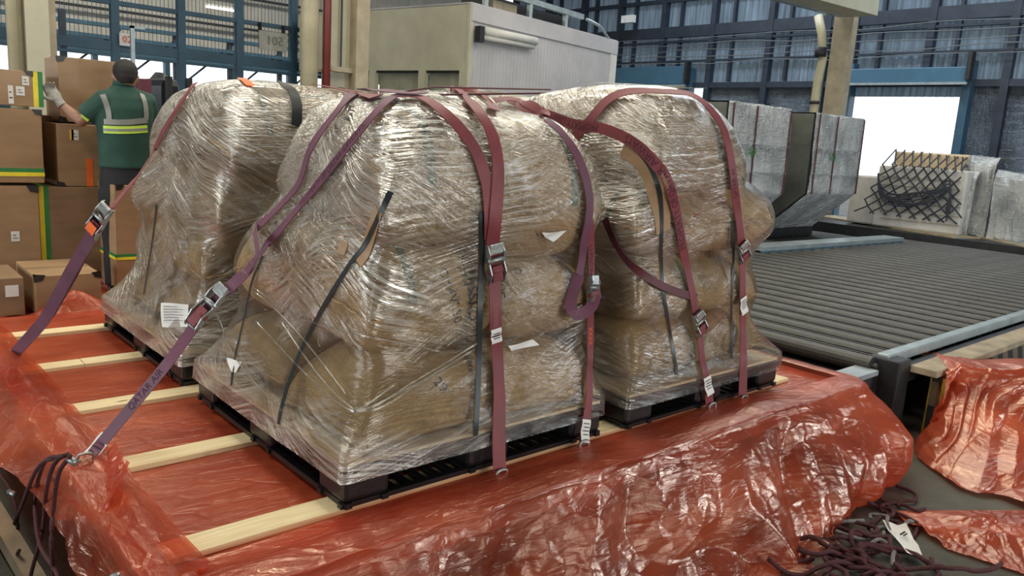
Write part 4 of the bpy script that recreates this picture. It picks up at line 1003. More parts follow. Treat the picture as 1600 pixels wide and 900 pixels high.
fa, fb = onz(1176, 387, .03), onz(1397, 372, .03)
MB().bar(fa, fb, .30, .05).build('far_rail_top', M['rail'], cv); MB().bar(fa+Vector((0, -.13, -.06)), fb+Vector((0, -.13, -.06)), .03, .12).build('far_rail_side', M['railb'], cv)
MB().box(5.3, 11.8, 3.4, 6.4, -.34, -.17).build('bed_frame', M['dsteel'], cv)
# raised transfer platform
pf = thing('transfer_platform', 'blue edged raised platform beneath the netted cargo by the dock opening', 'platform', (13, 4, FZ))
a_, b_2 = onz(1278, 345, .0), onz(1503, 382, .0)
MB().bar(a_, b_2, .14, .17).build('edge_beam', M['railb'], pf); MB().bar(a_+Vector((.2, 0, .09)), b_2+Vector((.2, 0, .09)), .55, .03).build('tread', M['rust'], pf)
MB().bar(a_+Vector((-.05, 0, -.17)), b_2+Vector((-.05, 0, -.17)), .2, .14).build('lower_beam', M['dsteel'], pf)
MB().box(11.9, 16.6, 1.2, 5.4, -.3, .08).build('platform_bed', M['dsteel'], pf)
pf2 = thing('transfer_platform', 'weathered platform at the right picture edge beyond the roller bed', 'platform', (12, 1, FZ))
c_, d_ = onz(1512, 372, .02), onz(1700, 412, .02)
MB().bar(c_, d_, .30, .16).build('edge_beam', M['rust'], pf2); MB().bar(c_+Vector((-.2, 0, -.14)), d_+Vector((-.2, 0, -.14)), .15, .12).build('lower_beam', M['dsteel'], pf2); MB().bar(c_+Vector((.6, 0, .07)), d_+Vector((.6, 0, .07)), .9, .04).build('top_plate', M['rail'], pf2)

# ---------------------------------------------------------------- wrapped containers with undercut base
def container(x0, x1, lbl):
    y0, y1, zt, zk, zb, und = 3.6, 5.15, 1.76, .66, .10, .62
    t = thing('air_cargo_container', lbl, 'container', ((x0+x1)/2, 4.4, -.05))
    prof = [(y0, zt), (y0, zk), (y0+und, zb), (y1, zb), (y1, zt)]
    MB().prism([(x0+.03, y, z) for y, z in prof], (x1-x0-.06, 0, 0)).build('shell', M['steel'], t)
    MB().prism([(x0, y, z) for y, z in prof], (.04, 0, 0)).build('end_panel', simple('dull_aluminium', (.17, .18, .16), .45, .5, .3, 3), t)
    MB().box(x0, x1, y0+und-.05, y1, -.045, zb-.002).build('base_pallet', M['dsteel'], t)
    # crinkled film over the near face, the undercut and the top
    us = np.linspace(0, 1, 60); vs = np.linspace(0, 1, 90); U, V = np.meshgrid(us, vs, indexing='ij')
    path = np.array([(y0+.9, zt+.02), (y0-.01, zt+.02), (y0-.02, zk), (y0+und, zb-.02)]); L = np.r_[0, np.cumsum(np.linalg.norm(np.diff(path, axis=0), axis=1))]; L /= L[-1]
    Yp, Zp = np.interp(V, L, path[:, 0]), np.interp(V, L, path[:, 1]); cr = .02*crumple(U*2+x0, V*2, 90, 4, 3)
    g = np.stack([x0+.02+(x1-x0-.02)*U+.5*cr, Yp-np.abs(cr)-.01, Zp+cr*.3], -1)
    grid('film_cover', g, M['foil'], t, np.stack([U*1.4, V*2.5], -1))
    for k, xx in enumerate((x0+.10, x0+.62, x1-.04)):
        MB().bar((xx, y0-.045, zt), (xx+.02, y0-.05, zk), .03, .006, (0, 1, 0)).build('strap', M['strapd'], t)
    for zz in (.95, 1.3): MB().bar((x0+.05, y0-.045, zz), (x1-.02, y0-.05, zz-.02), .02, .006, (0, 0, 1)).build('tape', M['rail'], t)
    MB().box(x0-.06, x0, y0+.6, y1, zb, zt-.02).build('cargo_box', M['cardp'], t) if x0 < 8 else None
    put_text('lettering', 'AIR', .16, M['grn'], (x0+.6, y0-.055, 1.18), (1, 0, 0), (0, 0, 1), t)
    return t
container(7.15, 8.62, 'silver film wrapped cargo container just right of the front right sack load')
container(9.25, 10.72, 'silver film wrapped cargo container nearest the bright dock opening, beside a dull metal end')
# ---------------------------------------------------------------- netted cargo
nc = thing('netted_cargo', 'pale wrapped cargo block under a dark net in front of the dock opening', 'cargo', (13.3, 3.4, .08))
zb_ = .1
def nbox(name, p0, p1, X, dx, m, bev=.03):
    a = onx(p0[0], p0[1], X); b = onx(p1[0], p1[1], X)
    return MB().box(X, X+dx, min(a.y, b.y), max(a.y, b.y), zb_, a.z).build(name, m, nc, bevel=bev)
nbox('low_carton', (1332, 273), (1400, 330), 12.35, 1.6, M['crate'])
nbox('main_block', (1374, 258), (1500, 350), 12.3, 1.2, M['crate'])
nbox('rear_block', (1398, 236), (1512, 262), 13.3, 1.0, M['cardp'])
for k in range(6):
    a = onx(1374, 275+k*13, 12.28); b = onx(1500, 283+k*14, 12.28); MB().bar(a, b, .012, .012).build('board_joint', M['creamd'], nc)
nt_ = MB(); Xn = 12.24
A0, A1, B1, B0 = (1335, 330), (1380, 256), (1502, 266), (1508, 352)
def npt(u, v):
    x = (A0[0]*(1-v)+A1[0]*v)*(1-u)+(B0[0]*(1-v)+B1[0]*v)*u; y = (A0[1]*(1-v)+A1[1]*v)*(1-u)+(B0[1]*(1-v)+B1[1]*v)*u
    return onx(x, y, Xn-.03*math.sin(v*9+u*7))
for k in range(-6, 12):
    for sg in (1, -1):
        pts = []
        for q in np.linspace(0, 1, 9):
            u = k/8+sg*q*.55+(.0 if sg > 0 else .55)
            if 0 <= u <= 1: pts.append(npt(u+.012*math.sin(q*11+k), q))
        if len(pts) > 2: nt_.tube(pts, .013, 5)
for k in range(7):
    pts = [onx(x, y+k*3+3*math.sin(k+x), Xn-.05) for x, y in ((1372, 268), (1376, 290), (1395, 303), (1430, 303), (1465, 293), (1482, 284), (1485, 300), (1478, 325))]
    nt_.tube(catmull(pts, 4), .014, 5)
for k in range(10):   # net over the top
    a = npt(k/9, 1); b = onx(1400+k*14, 236+k*1.5, 13.4); nt_.tube([a, b+Vector((0, 0, .03))], .012, 5)
    c_2 = npt(min(1, k/9+.15), 1); nt_.tube([c_2, onx(1400+k*13, 236+k*1.4, 13.4)+Vector((0, 0, .03))], .012, 5)
nt_.build('net', M['net'], nc)
wc = thing('wrapped_cargo', 'bright crinkled silver white wrapped cargo at the right edge beyond the net', 'cargo', (13, 1.8, .08))
for (p0, p1, X, dx, s_) in (((1497, 268), (1528, 352), 12.5, 1.2, 1), ((1512, 246), (1562, 352), 12.7, 1.2, 2), ((1560, 270), (1640, 356), 12.6, 1.4, 3)):
    a = onx(*p0, X); b = onx(p1[0], p0[1], X); U, V = np.meshgrid(np.linspace(0, 1, 40), np.linspace(0, 1, 70), indexing='ij')
    path = np.array([(X+dx, a.z), (X+.1, a.z+.02), (X, a.z-.08), (X-.05, zb_)]); L = np.r_[0, np.cumsum(np.linalg.norm(np.diff(path, axis=0), axis=1))]; L /= L[-1]
    cr = .05*crumple(U*1.5+s_, V*2, 95+s_, 4, 2.5)
    g = np.stack([np.interp(V, L, path[:, 0])-np.abs(cr), a.y+(b.y-a.y)*U+cr*.3, np.interp(V, L, path[:, 1])+cr*.5], -1)
    grid('wrapped_bundle', g, M['foil'], wc, np.stack([U, V], -1))
# ---------------------------------------------------------------- red film heap and floor strip at right
U, V = np.meshgrid(np.linspace(0, 1, 150), np.linspace(0, 1, 150), indexing='ij')
su_ = np.linspace(0, 1, 190); tv_ = np.linspace(0, 1, 150); Uh, Vh = np.meshgrid(su_, tv_, indexing='ij')
kx = [0, .18, .40, .62, .80, 1]
topx = np.interp(Uh, kx, [3.92, 4.02, 4.22, 4.50, 4.8, 5.2]); topy = np.interp(Uh, kx, [-.36, -.40, -.58, -.90, -1.25, -1.7]); topz = np.interp(Uh, kx, [-.09, -.03, -.05, -.02, -.05, -.04])
botx = np.interp(Uh, kx, [3.66, 3.50, 3.24, 3.32, 3.30, 3.3]); boty = np.interp(Uh, kx, [-.34, -.42, -.72, -.92, -1.18, -1.6]); 
vb = .28; w1 = np.clip((Vh-vb)/(1-vb), 0, 1); w0 = np.clip((vb-Vh)/vb, 0, 1)
tri_ = lambda p: np.abs((p % 1.0)-.5)*4-1
f1 = tri_(Uh*4.2+Vh*.9+.8*facet(Uh*4, Vh*2.5, 61, True)); f2 = tri_(Uh*8-Vh*1.6+1.2*facet(Uh*5, Vh*4, 62, True)); f3 = crumple(Uh*1.6, Vh*1.1, 63, 4, 3.4)
amp = np.clip(w1/.15, 0, 1)*np.clip((1-w1)/.12+.35, 0, 1)
dd = amp*(.055*f1+.03*f2)+.022*f3
zd = topz+(FZ+.02-topz)*w1**.85; zd = np.where(w0 > 0, topz+.015-.10*w0**2+.02*f3, zd)
Xh = topx+(botx-topx)*w1**1.35+.55*w0-.72*dd; Yh = topy+(boty-topy)*w1**1.35+.42*w0-.55*dd
tag(grid('plastic_sheet', np.stack([Xh, Yh, np.maximum(zd+.5*np.abs(dd)*(1-w1), FZ+.008+.03*np.abs(f3)*w1)], -1), M['redheap'], None, np.stack([Uh*1.7, Vh*1.1], -1)), 'big crumpled drape of red plastic heaped beside the striped conveyor side at right', 'plastic sheet')
hd = thing('cargo_dolly', 'dark box standing for the unseen dolly under the heaped red drape at right', 'dolly', (4.9, -.9, FZ))
MB().add([(4.15, -.50, z) for z in (FZ, -.12)]+[(5.2, -1.75, z) for z in (FZ, -.12)]+[(5.9, -1.15, z) for z in (FZ, -.12)]+[(4.9, -.40, z) for z in (FZ, -.12)], [(0, 1, 3, 2), (2, 3, 5, 4), (4, 5, 7, 6), (6, 7, 1, 0), (1, 3, 5, 7), (0, 2, 4, 6)]).build('frame', M['dsteel'], hd)  # box added as dark backing behind the translucent drape
q4 = [onz(1388, 800, FZ), onz(1432, 790, FZ), onz(1640, 812, FZ), onz(1660, 905, FZ), onz(1480, 850, FZ)]
A, B, Cc, D = np.array(onz(1385, 802, FZ)), np.array(onz(1640, 800, FZ)), np.array(onz(1480, 862, FZ)), np.array(onz(1690, 930, FZ))
Pf = A*((1-U)*(1-V))[..., None]+B*(U*(1-V))[..., None]+Cc*((1-U)*V)[..., None]+D*(U*V)[..., None]
cr = crumple(U*1.5+V*.3, V*.8, 151, 4, 2.2); Pf[..., 2] = FZ+.012+.035*np.abs(cr)*np.clip(4*V*(1-V)+.3, 0, 1)+.03*np.exp(-((V-.55)/.1)**2)
Pf[..., 1] += .02*cr
tag(grid('plastic_sheet', Pf, M['redheap'], None, np.stack([U*1.4, V*.6], -1)), 'flat torn strip of red plastic lying on the concrete at lower right', 'plastic sheet')
tag(MB().box(3.45, 4.25, -.90, -.76, FZ, FZ+.06).build('kerb_bar', M['yellow'], bevel=.01), 'speckled yellow bar on the floor showing under the red heap', 'bar')
# ropes on the floor
rp = thing('net_rope', 'tangle of dark maroon net ropes on the concrete below the red drape', 'rope', (2.2, -.8, FZ))
def tangle(t, c, rx, ry, n, z0, z1, m, seed, r=.009, nk=7, ln=1.0):
    rg = np.random.default_rng(seed); 
    for k in range(n):
        a = rg.random()*2*PI; p = [(c[0]+rx*(rg.random()*2-1), c[1]+ry*(rg.random()*2-1), z0+(z1-z0)*rg.random()*.5+r)]
        for j in range(nk):
            a += rg.normal()*.8; p.append((p[-1][0]+math.cos(a)*.07*ln, p[-1][1]+math.sin(a)*.07*ln, z0+r+(z1-z0)*rg.random()))
        MB().tube(catmull(p, 5), r, 7).build('rope', m, t, True)
pc = onz(1350, 870, FZ); tangle(rp, pc, .26, .16, 24, FZ, FZ+.05, M['rope'], 3, .010)
pc = onz(1345, 850, FZ); tangle(rp, pc, .16, .08, 5, FZ+.02, FZ+.05, M['ropeg'], 5, .009, 4)
pc = onz(1385, 800, FZ); tangle(rp, pc, .08, .05, 5, FZ, FZ+.03, M['rope'], 8, .009, 5)
lb = thing('shipping_label', 'crumpled white label sheet lying on the ropes at lower right', 'label', onz(1405, 855, FZ))
q = [onz(1376, 832, FZ), onz(1412, 838, FZ), onz(1438, 884, FZ), onz(1414, 884, FZ)]
U2, V2 = np.meshgrid(np.linspace(0, 1, 14), np.linspace(0, 1, 24), indexing='ij'); A, B, D, Cc = map(np.array, q)
Pf = A*((1-U2)*(1-V2))[..., None]+B*(U2*(1-V2))[..., None]+Cc*((1-U2)*V2)[..., None]+D*(U2*V2)[..., None]; Pf[..., 2] += .055+.012*facet(U2*3, V2*4, 9)
grid('sheet', Pf, M['white'], lb)
pc = (q[0]+q[2])/2; MB().box(pc.x-.02, pc.x+.03, pc.y-.004, pc.y+.004, FZ+.071, FZ+.073).box(pc.x-.02, pc.x+.02, pc.y-.016, pc.y-.010, FZ+.071, FZ+.073).build('print', M['ink'], lb)
# hanging ropes at the left of the dolly
rl = thing('net_rope', 'dark maroon net ropes hanging in loops from the left side of the dolly', 'rope', (-.7, .6, -.3))
for (pp) in ([(108, 708), (85, 725), (72, 770), (66, 830), (48, 900), (40, 960)], [(100, 712), (70, 722), (55, 780), (62, 850), (90, 900), (95, 960)], [(95, 715), (60, 730), (30, 800), (10, 850), (0, 880)], [(110, 712), (92, 740), (84, 790), (80, 850), (86, 920)], [(0, 740), (18, 770), (28, 820), (22, 880), (40, 930)], [(-10, 800), (10, 830), (20, 880), (10, 930)], [(30, 860), (15, 890), (-5, 905)]):
    MB().tube(catmull([onx(x, y, -.70+.02*math.sin(i*2+x)) for i, (x, y) in enumerate(pp)], 6), .0065, 7).build('rope', M['rope'], rl, True)
MB().tube([onx(15, 768, -.71), onx(22, 772, -.71)], .010, 8).build('shackle', M['steel'], rl, True); MB().tube([onx(108, 716, -.70), onx(118, 724, -.69)], .010, 8).build('shackle', M['steel'], rl, True)
# lower steel rails of the neighbouring dolly seen at the lower left corner
ld = thing('tow_dolly', 'dark neighbouring dolly frame in the lower left corner with a weathered rail', 'dolly', (-1.3, .6, FZ))
MB().box(-1.9, -.92, 1.0, 3.0, -.32, -.24).build('deck', M['dsteel'], ld); MB().bar(onz(-40, 750, -.35), onz(60, 920, -.45), .06, .06).build('rail', M['rust'], ld)
MB().box(-1.9, -1.0, 1.1, 2.9, FZ, -.32).build('frame', M['plast'], ld)

# ================================================================ CARTONS behind the left loads
d2 = thing('cargo_dolly', 'second dolly deck carrying the brown cartons at the left', 'dolly', (0, 4.5, FZ))
MB().box(-1.7, 1.7, 3.30, 5.6, -.20, -.13).build('deck_plate', M['rail'], d2); MB().box(-1.6, 1.6, 3.4, 5.5, FZ, -.2).build('frame', M['dsteel'], d2)
xs, yy = np.linspace(-1.7, 1.7, 160), np.linspace(3.25, 5.5, 110); Xg, Yg = np.meshgrid(xs, yy, indexing='ij')
zz = -.11+.03*np.abs(crumple(Xg*.8, Yg*1.1, 161, 4, 2.3))+.11*np.exp(-((Yg-3.36)/.07)**2)*(1+.8*facet(Xg*4, Yg, 9, True))
tag(grid('plastic_sheet', np.stack([Xg, Yg, zz], -1), M['red'], None, uvgrid(xs, yy)), 'rumpled red plastic under the cartons on the second dolly', 'plastic sheet')
def carton(lbl, x0, x1, y0, y1, z0, z1, m='card', corners=(), tapes=(), labels=(), yaw=0., flap=True):
    t = thing('cardboard_box', lbl, 'box', (x0, y0, z0), 'brown cartons stacked at the left')
    MB().box(x0, x1, y0, y1, z0, z1).build('carton', M[m], t, bevel=.004)
    W_, H_ = x1-x0, z1-z0
    if flap: MB().box(x0+.0, x1, (y0+y1)/2-.02, (y0+y1)/2+.02, z1, z1+.002).build('packing_tape', M['card2'], t)
    for (u, v, s_) in corners:     # black corner protectors on the near face
        cx, cz = x0+u*W_, z0+v*H_; sx = 1 if u < .5 else -1; sz = 1 if v < .5 else -1
        MB().prism([(cx-sx*.004, y0-.004, cz-sz*.004), (cx+sx*s_, y0-.004, cz-sz*.004), (cx+sx*s_*.7, y0-.004, cz+sz*s_*.55), (cx-sx*.004, y0-.004, cz+sz*s_*.7)], (0, .02, 0)).prism([(cx-sx*.004, y0, cz-sz*.004), (cx-sx*.004, y0+s_, cz-sz*.004), (cx-sx*.004, y0, cz+sz*s_*.7)], (sx*.01, 0, 0)).prism([(cx-sx*.004, y0-.004, cz-sz*.004), (cx+sx*s_, y0, cz-sz*.004), (cx, y0+s_, cz-sz*.004)], (0, 0, sz*.01)).build('corner_protector', M['plast'], t)
    for (kind, u, w_) in tapes:
        if kind == 'v':
            for j, mm in enumerate(('yel', 'grn')):
                MB().box(x0+u*W_+j*w_/2, x0+u*W_+(j+1)*w_/2, y0-.004, y0+.0, z0, z1+.002).box(x0+u*W_+j*w_/2, x0+u*W_+(j+1)*w_/2, y0-.004, y1, z1, z1+.003).build('tape_strip', M[mm], t)
        else:
            for j, mm in enumerate(('yel', 'grn')):
                MB().box(x0-.003, x1+.002, y0-.004, y0, z0+u*H_+j*w_/2, z0+u*H_+(j+1)*w_/2).box(x0-.004, x0, y0-.004, y1, z0+u*H_+j*w_/2, z0+u*H_+(j+1)*w_/2).build('tape_strip', M[mm], t)
    for (u, v, lw, lh, mm) in labels:
        a = MB().box(x0+u*W_, x0+u*W_+lw, y0-.003, y0, z0+v*H_, z0+v*H_+lh).build('sticker', M[mm], t)
        if mm == 'white': MB().box(x0+u*W_+lw*.2, x0+u*W_+lw*.8, y0-.005, y0-.003, z0+v*H_+lh*.3, z0+v*H_+lh*.36).box(x0+u*W_+lw*.2, x0+u*W_+lw*.6, y0-.005, y0-.003, z0+v*H_+lh*.6, z0+v*H_+lh*.66).build('print', M['ink'], a)
    return t
def pc_(p0, p1, Y):   # left-bottom and right-top photo points on plane y=Y
    a = ony(p0[0], p0[1], Y); b = ony(p1[0], p1[1], Y); return a.x, b.x, a.z, ony(p0[0], p1[1], Y).z
x0, x1, z0, z1 = pc_((57, 478), (152, 432), 3.45)
carton('low open brown carton nearest the camera at left, pale top and black corner', x0, x1+.02, 3.45, 4.05, -.08, z1, 'card', corners=((0, 1, .055), (1, 1, .05)), labels=((.62, .35, .05, .03, 'white'),))
t = thing('cardboard_box', 'low brown carton at the left edge with a square white label', 'box', (-.9, 3.5, -.08), 'brown cartons stacked at the left')
MB().box(-.95, -.24, 3.50, 4.0, -.08, z1-.01).build('carton', M['card2'], t, bevel=.004); MB().box(-.34, -.27, 3.495, 3.50, .04, .11).build('sticker', M['white'], t)
x0, x1, z0, z1 = pc_((61, 384), (164, 292), 4.35)
carton('wide plain carton in the lower row with vertical yellow green tape at its left', x0, x1, 4.35, 4.9, -.05, z1, 'card2', corners=((0, 0, .04),), tapes=(('v', .03, .06),), labels=((.13, .15, .05, .06, 'white'),))
x0, x1, z0, z1 = pc_((-40, 384), (59, 290), 4.3)
carton('lower left carton with a small white label, black corner at top right', x0, x1, 4.3, 4.9, -.05, z1, 'card', corners=((1, 1, .07),), labels=((.55, .45, .05, .07, 'white'),))
x0, x1, z0, z1 = pc_((-40, 285), (64, 166), 4.3)
carton('large carton at left edge with yellow green tape along its bottom and black top corner', x0, x1, 4.3, 4.9, z0, z1, 'card', corners=((1, 1, .055),), tapes=(('h', .09, .055),))
x0, x1, z0, z1 = pc_((-40, 162), (62, 104), 4.32)
carton('taped top carton at far left with shiny tape, labels and yellow green stripe', x0, x1, 4.32, 4.85, z0+.004, z1, 'card', corners=((.88, 1, .05),), tapes=(('v', .88, .06),), labels=((.62, .3, .05, .06, 'white'), (.5, .05, .03, .12, 'white'), (.72, .6, .04, .06, 'white')))
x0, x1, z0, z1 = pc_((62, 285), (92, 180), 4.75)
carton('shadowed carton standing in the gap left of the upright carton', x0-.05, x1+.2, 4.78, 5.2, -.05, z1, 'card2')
x0, x1, z0, z1 = pc_((92, 291), (164, 193), 4.36)
carton('upright carton with amber and orange red labels below the held box', x0, x1+.06, 4.36, 4.77, z0, z1, 'card', corners=((0, 0, .05), (1, 0, .05)), labels=((.25, .75, .045, .07, 'white'), (.22, .75, .025, .07, 'amber'), (.48, .0, .045, .20, 'orange')))
x0, x1, z0, z1 = pc_((94, 191), (190, 88), 4.50)
carton('tall carton the green shirted man is holding', x0, x1, 4.50, 4.50+.42, z0+.006, z1, 'card', corners=((0, 1, .055), (0, 0, .055)))
x0, x1, z0, z1 = pc_((181, 384), (270, 290), 3.95)
carton('carton with pale top and yellow green tape, right behind the rear left load', x0-.0, x1, 3.95, 4.45, -.05, z1, 'card', corners=((.04, 1, .05),), tapes=(('h', .28, .04),))
# ================================================================ THE MAN
def loft(mb, rings, n=20):
    b = len(mb.v)
    for (c, rx, ry, ax, ay) in rings:
        c = Vector(c); ax = Vector(ax); ay = Vector(ay)
        for k in range(n):
            th = 2*PI*k/n; mb.v.append(tuple(c+ax*rx*math.cos(th)+ay*ry*math.sin(th)))
    for i in range(len(rings)-1):
        for k in range(n): mb.f.append((b+i*n+k, b+i*n+(k+1) % n, b+(i+1)*n+(k+1) % n, b+(i+1)*n+k))
    mb.f.append(tuple(b+k for k in range(n))[::-1]); mb.f.append(tuple(b+(len(rings)-1)*n+k for k in range(n)))
def limb(mb, pts, rs, n=14):
    P = [Vector(p) for p in pts]; rings = []
    for i, p in enumerate(P):
        t = (P[min(i+1, len(P)-1)]-P[max(i-1, 0)]).normalized(); a = t.cross(Vector((.2, .1, 1))).normalized(); rings.append((p, rs[i], rs[i], a, t.cross(a)))
    loft(mb, rings, n)
def ball(mb, c, rx, ry, rz, n=14):
    rings = []
    for k in range(9):
        a = -PI/2+PI*(k+.3)/8.6; rings.append((Vector(c)+Vector((0, 0, rz*math.sin(a))), rx*math.cos(a)+.001, ry*math.cos(a)+.001, AX, AY))
    loft(mb, rings, n)
YM = 4.12
AX = Vector((.97, -.24, 0)); AY = Vector((.24, .97, 0))     # man's right, man's front (away from camera)
mc = ony(197, 262, YM); base = Vector((mc.x, YM, -.13)); zs = lambda py: ony(197, py, YM).z
man = thing('person', 'person seen from behind in a green short sleeved shirt with reflective stripes holding a carton', 'person', base)
def MP(px, py, dy=0.): return ony(px, py, YM+dy)
zw, zh, zn, zt_ = zs(258), zs(275), zs(140), zs(96)
def cz(z, dx=0, dy=0): return Vector((mc.x, YM, z))+AX*dx+AY*dy
body = MB(); hip = zs(285)
loft(body, [(cz(hip-.10), .155, .11, AX, AY), (cz(hip), .17, .12, AX, AY), (cz(zw), .150, .105, AX, AY), (cz((zw+zn)/2), .165, .11, AX, AY), (cz(zn-.09), .175, .105, AX, AY), (cz(zn-.02), .10, .07, AX, AY), (cz(zn+.03), .055, .055, AX, AY), (cz(zn+.09, -.005, .01), .052, .055, AX, AY)])
hc = MP(196, 119); hr = .112
ball(body, hc+AY*.01, .076, .098, hr)
ball(body, hc+AX*.078-Vector((0, 0, .012)), .012, .022, .03); ball(body, hc-AX*.078-Vector((0, 0, .012)), .012, .022, .03)
ball(body, hc+AY*.108-Vector((0, 0, .015)), .013, .02, .022); ball(body, hc+AY*.085-Vector((0, 0, .062)), .03, .02, .022)
sL, sR = MP(164, 157), MP(227, 159)
eL, wL = MP(126, 190, .12), MP(96, 163, .22)
limb(body, [sL, (sL+eL)/2, eL, eL.lerp(wL, .35), wL], [.058, .050, .042, .040, .028])
eR = sR+Vector((.10, .14, -.24)); wR = eR+Vector((-.08, .22, .05)); limb(body, [sR, (sR+eR)/2, eR, eR.lerp(wR, .35), wR], [.058, .050, .042, .040, .028])
for sg in (-1, 1):
    h = cz(hip-.06, sg*.09); k_ = cz((hip+base.z)/2+.02, sg*.10, .03); a = cz(base.z+.09, sg*.10); limb(body, [h, h.lerp(k_, .5), k_, k_.lerp(a, .4), a], [.088, .078, .058, .056, .040])
    limb(body, [a-AY*.05-Vector((0, 0, .045)), a+AY*.06-Vector((0, 0, .05)), a+AY*.16-Vector((0, 0, .06))], [.038, .036, .026])
def rem(o, v=.010, sm=3):
    r = o.modifiers.new('r', 'REMESH'); r.mode = 'VOXEL'; r.voxel_size = v; r.use_smooth_shade = True
    s_ = o.modifiers.new('s', 'SMOOTH'); s_.iterations = sm; s_.factor = .5; return o
rem(body.build('body', M['skin'], man), .009, 4)
sh = MB()
loft(sh, [(cz(zw-.02), .178, .135, AX, AY), (cz(zw+.06), .172, .130, AX, AY), (cz((zw+zn)/2), .182, .132, AX, AY), (cz(zn-.13), .192, .128, AX, AY), (cz(zn-.06), .180, .108, AX, AY), (cz(zn-.015), .115, .082, AX, AY), (cz(zn+.035), .064, .066, AX, AY)], 28)
for s_, e_ in ((sL, eL), (sR, eR)): limb(sh, [s_+(Vector((mc.x, YM, s_.z))-s_)*.35, s_, s_.lerp(e_, .38), s_.lerp(e_, .72)], [.085, .080, .078, .080])
shirt = rem(sh.build('shirt', simple('green_shirt', (.016, .062, .045), .8, 0, .25, 7), man), .010, 5)
col = MB(); limb(col, [cz(zn+.02), cz(zn+.055)], [.074, .066], 20); col.build('collar', simple('dark_green_collar', (.012, .06, .045), .8), man, True)
tz = MB(); loft(tz, [(cz(hip-.12), .172, .13, AX, AY), (cz(hip), .178, .132, AX, AY), (cz(zw-.0), .165, .122, AX, AY)], 24)
for sg in (-1, 1):
    h = cz(hip-.06, sg*.09); k_ = cz((hip+base.z)/2+.02, sg*.10, .03); a = cz(base.z+.07, sg*.10); limb(tz, [h, h.lerp(k_, .5), k_, k_.lerp(a, .4), a], [.098, .09, .074, .068, .062])
rem(tz.build('trousers', M['trouser'], man), .012, 3)
for sg in (-1, 1):
    a = cz(base.z+.045, sg*.10); bt = MB(); limb(bt, [a-AY*.07, a+AY*.06, a+AY*.19-Vector((0, 0, .01))], [.045, .044, .034]); rem(bt.build('shoe', M['plast'], man), .009, 3)
hr_ = MB(); ball(hr_, hc+Vector((0, 0, .030))-AY*.010, .083, .100, hr*.80); limb(hr_, [hc-AY*.045-Vector((0, 0, .055)), hc-AY*.04-Vector((0, 0, .01))], [.045, .07]); rem(hr_.build('hair', M['hair'], man), .008, 2)
for sg in (-1, 1):
    e_ = MB(); ball(e_, hc+AY*.096+AX*sg*.03+Vector((0, 0, .005)), .012, .008, .008, 8); e_.build('eye', M['white'], man, True)
# gloved left hand round the carton edge, and the right hand
def glove(wr, palmdir, sidedir, m):
    g = MB(); pd = Vector(palmdir).normalized(); sd = Vector(sidedir).normalized(); nr_ = pd.cross(sd).normalized()
    limb(g, [wr-pd*.03, wr, wr+pd*.03], [.034, .032, .036]); loft(g, [(wr+pd*.02, .034, .020, sd, nr_), (wr+pd*.055, .046, .022, sd, nr_), (wr+pd*.095, .044, .018, sd, nr_)])
    for k, (o_, l) in enumerate(((-.034, .058), (-.011, .072), (.012, .068), (.034, .052))):
        b0 = wr+pd*.09+sd*o_; b1 = b0+pd*l*.5-nr_*.012; b2 = b1+pd*l*.22-nr_*.026; limb(g, [b0, b1, b2, b2-nr_*.012], [.0115, .0105, .0095, .007], 8)
    b0 = wr+pd*.04-sd*.036; limb(g, [b0, b0-sd*.03+pd*.03, b0-sd*.034+pd*.058-nr_*.012], [.014, .012, .009], 8)
    return rem(g.build('glove', m, man), .005, 1)
glove(wL+Vector((-.01, 0, .01)), MP(83, 146, .26)-wL, Vector((1, .2, .45)), M['glove'])
glove(wR, Vector((-.1, .5, .5)), Vector((1, 0, 0)), M['glove'])
bpy.context.view_layer.update()
dg = bpy.context.evaluated_depsgraph_get(); se = shirt.evaluated_get(dg); sme = se.to_mesh(); mw = shirt.matrix_world
SB = BVHTree.FromPolygons([mw @ v.co for v in sme.vertices], [tuple(p.vertices) for p in sme.polygons]); se.to_mesh_clear()
RF = simple('reflective_grey', (.24, .25, .22), .4); RY = simple('fluorescent_yellow', (.55, .80, .08), .5)
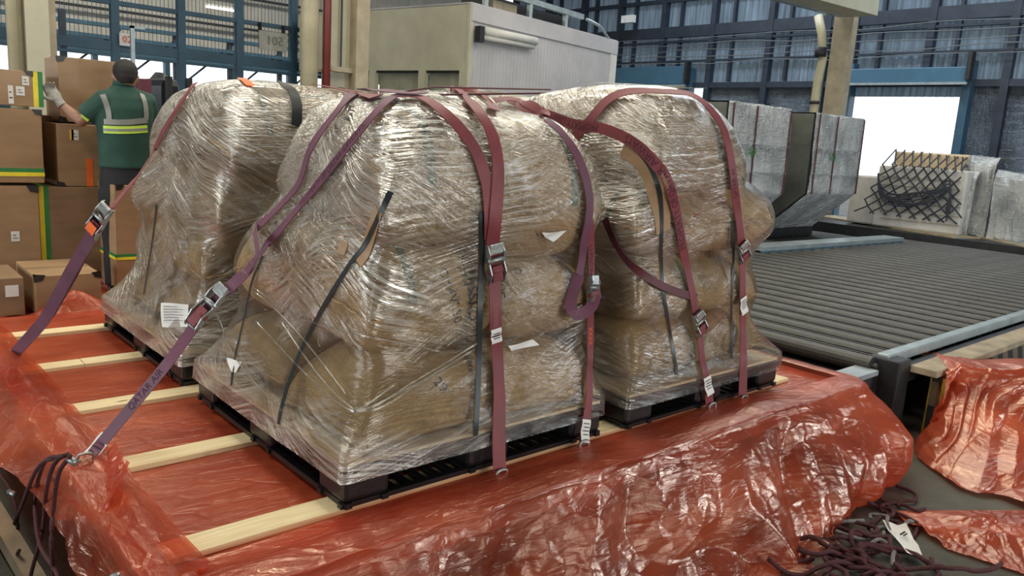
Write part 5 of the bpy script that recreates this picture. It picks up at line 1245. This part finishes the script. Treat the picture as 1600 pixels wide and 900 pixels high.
for nm_, pp, mm, w_ in (('reflective_band', [(163, 190), (180, 191), (200, 191), (220, 189), (231, 188)], RF, .038), ('yellow_band', [(162, 202), (180, 203), (200, 203), (220, 202), (231, 201)], RY, .052), ('reflective_band', [(162, 202.5), (180, 203.5), (200, 203.5), (220, 202.5), (231, 201.5)], RF, .018),
                    ('shoulder_band', [(160, 148), (165, 160), (170, 175), (171, 190)], RF, .036), ('shoulder_band', [(221, 147), (226, 160), (228, 175), (228, 188)], RF, .036), ('sleeve_band', [(124, 176), (131, 183), (139, 189)], RY, .02)):
    try: ribbon(man, nm_, pp, mm, w_, off=.003 if mm is not RF else .0045, bvh=SB, nd=10, thick=.002)
    except Exception as ex: print('band', nm_, ex)
# ---------------------------------------------------------------- clutter between man and loads
ck = thing('display_board', 'dark maroon board standing behind the man', 'board', (2.6, 9, .5)); a = ony(213, 122, 8.0); b = ony(237, 153, 8.0)
MB().box(a.x, b.x, 8.0, 8.05, FZ, a.z).build('board', M['maroonb'], ck)
fk = thing('forklift', 'dark parked forklift silhouette beyond the rear left load', 'vehicle', (3.3, 10, FZ))
a = ony(256, 120, 10); b = ony(284, 150, 10); MB().box(a.x, b.x, 10, 11.4, .35, a.z).build('cab', M['plast'], fk, bevel=.12); MB().box(a.x-.1, b.x+.1, 9.9, 11.8, -.25, .5).build('chassis', M['dsteel'], fk, bevel=.06); MB().box(a.x-.05, a.x+.02, 9.7, 9.8, FZ, a.z).box(b.x-.02, b.x+.05, 9.7, 9.8, FZ, a.z).build('mast', M['dsteel'], fk)
for x in (a.x, b.x):
    for y in (10.1, 11.3): MB().tube([(x-.1, y, FZ+.25), (x+.1, y, FZ+.25)], .25, 16).build('wheel', M['plast'], fk, True)
gp = thing('covered_pallet', 'grey green sheeted goods with upright poles behind the man', 'goods', (3, 12, FZ)); a = ony(236, 112, 12); b = ony(262, 150, 12)
g_ = MB(); loft(g_, [((( a.x+b.x)/2, 12, FZ), .3, .3, (1, 0, 0), (0, 1, 0)), (((a.x+b.x)/2, 12, a.z-.25), .26, .26, (1, 0, 0), (0, 1, 0)), (((a.x+b.x)/2, 12, a.z), .06, .06, (1, 0, 0), (0, 1, 0))], 9); g_.build('sheet', M['darkc'], gp)
MB().tube([((a.x+b.x)/2, 11.7, FZ), ((a.x+b.x)/2, 11.7, a.z-.05)], .03, 8).build('pole', M['creamd'], gp)
lpst = thing('lamp_post', 'slim grey post with a bracket in front of the mesh partition', 'post', (3.2, 12.5, FZ)); a = ony(207, 40, 12.5)
MB().box(a.x-.03, a.x+.03, 12.5, 12.56, FZ, a.z).box(a.x-.03, a.x+.2, 12.5, 12.56, a.z-.04, a.z).build('post', M['rail'], lpst)
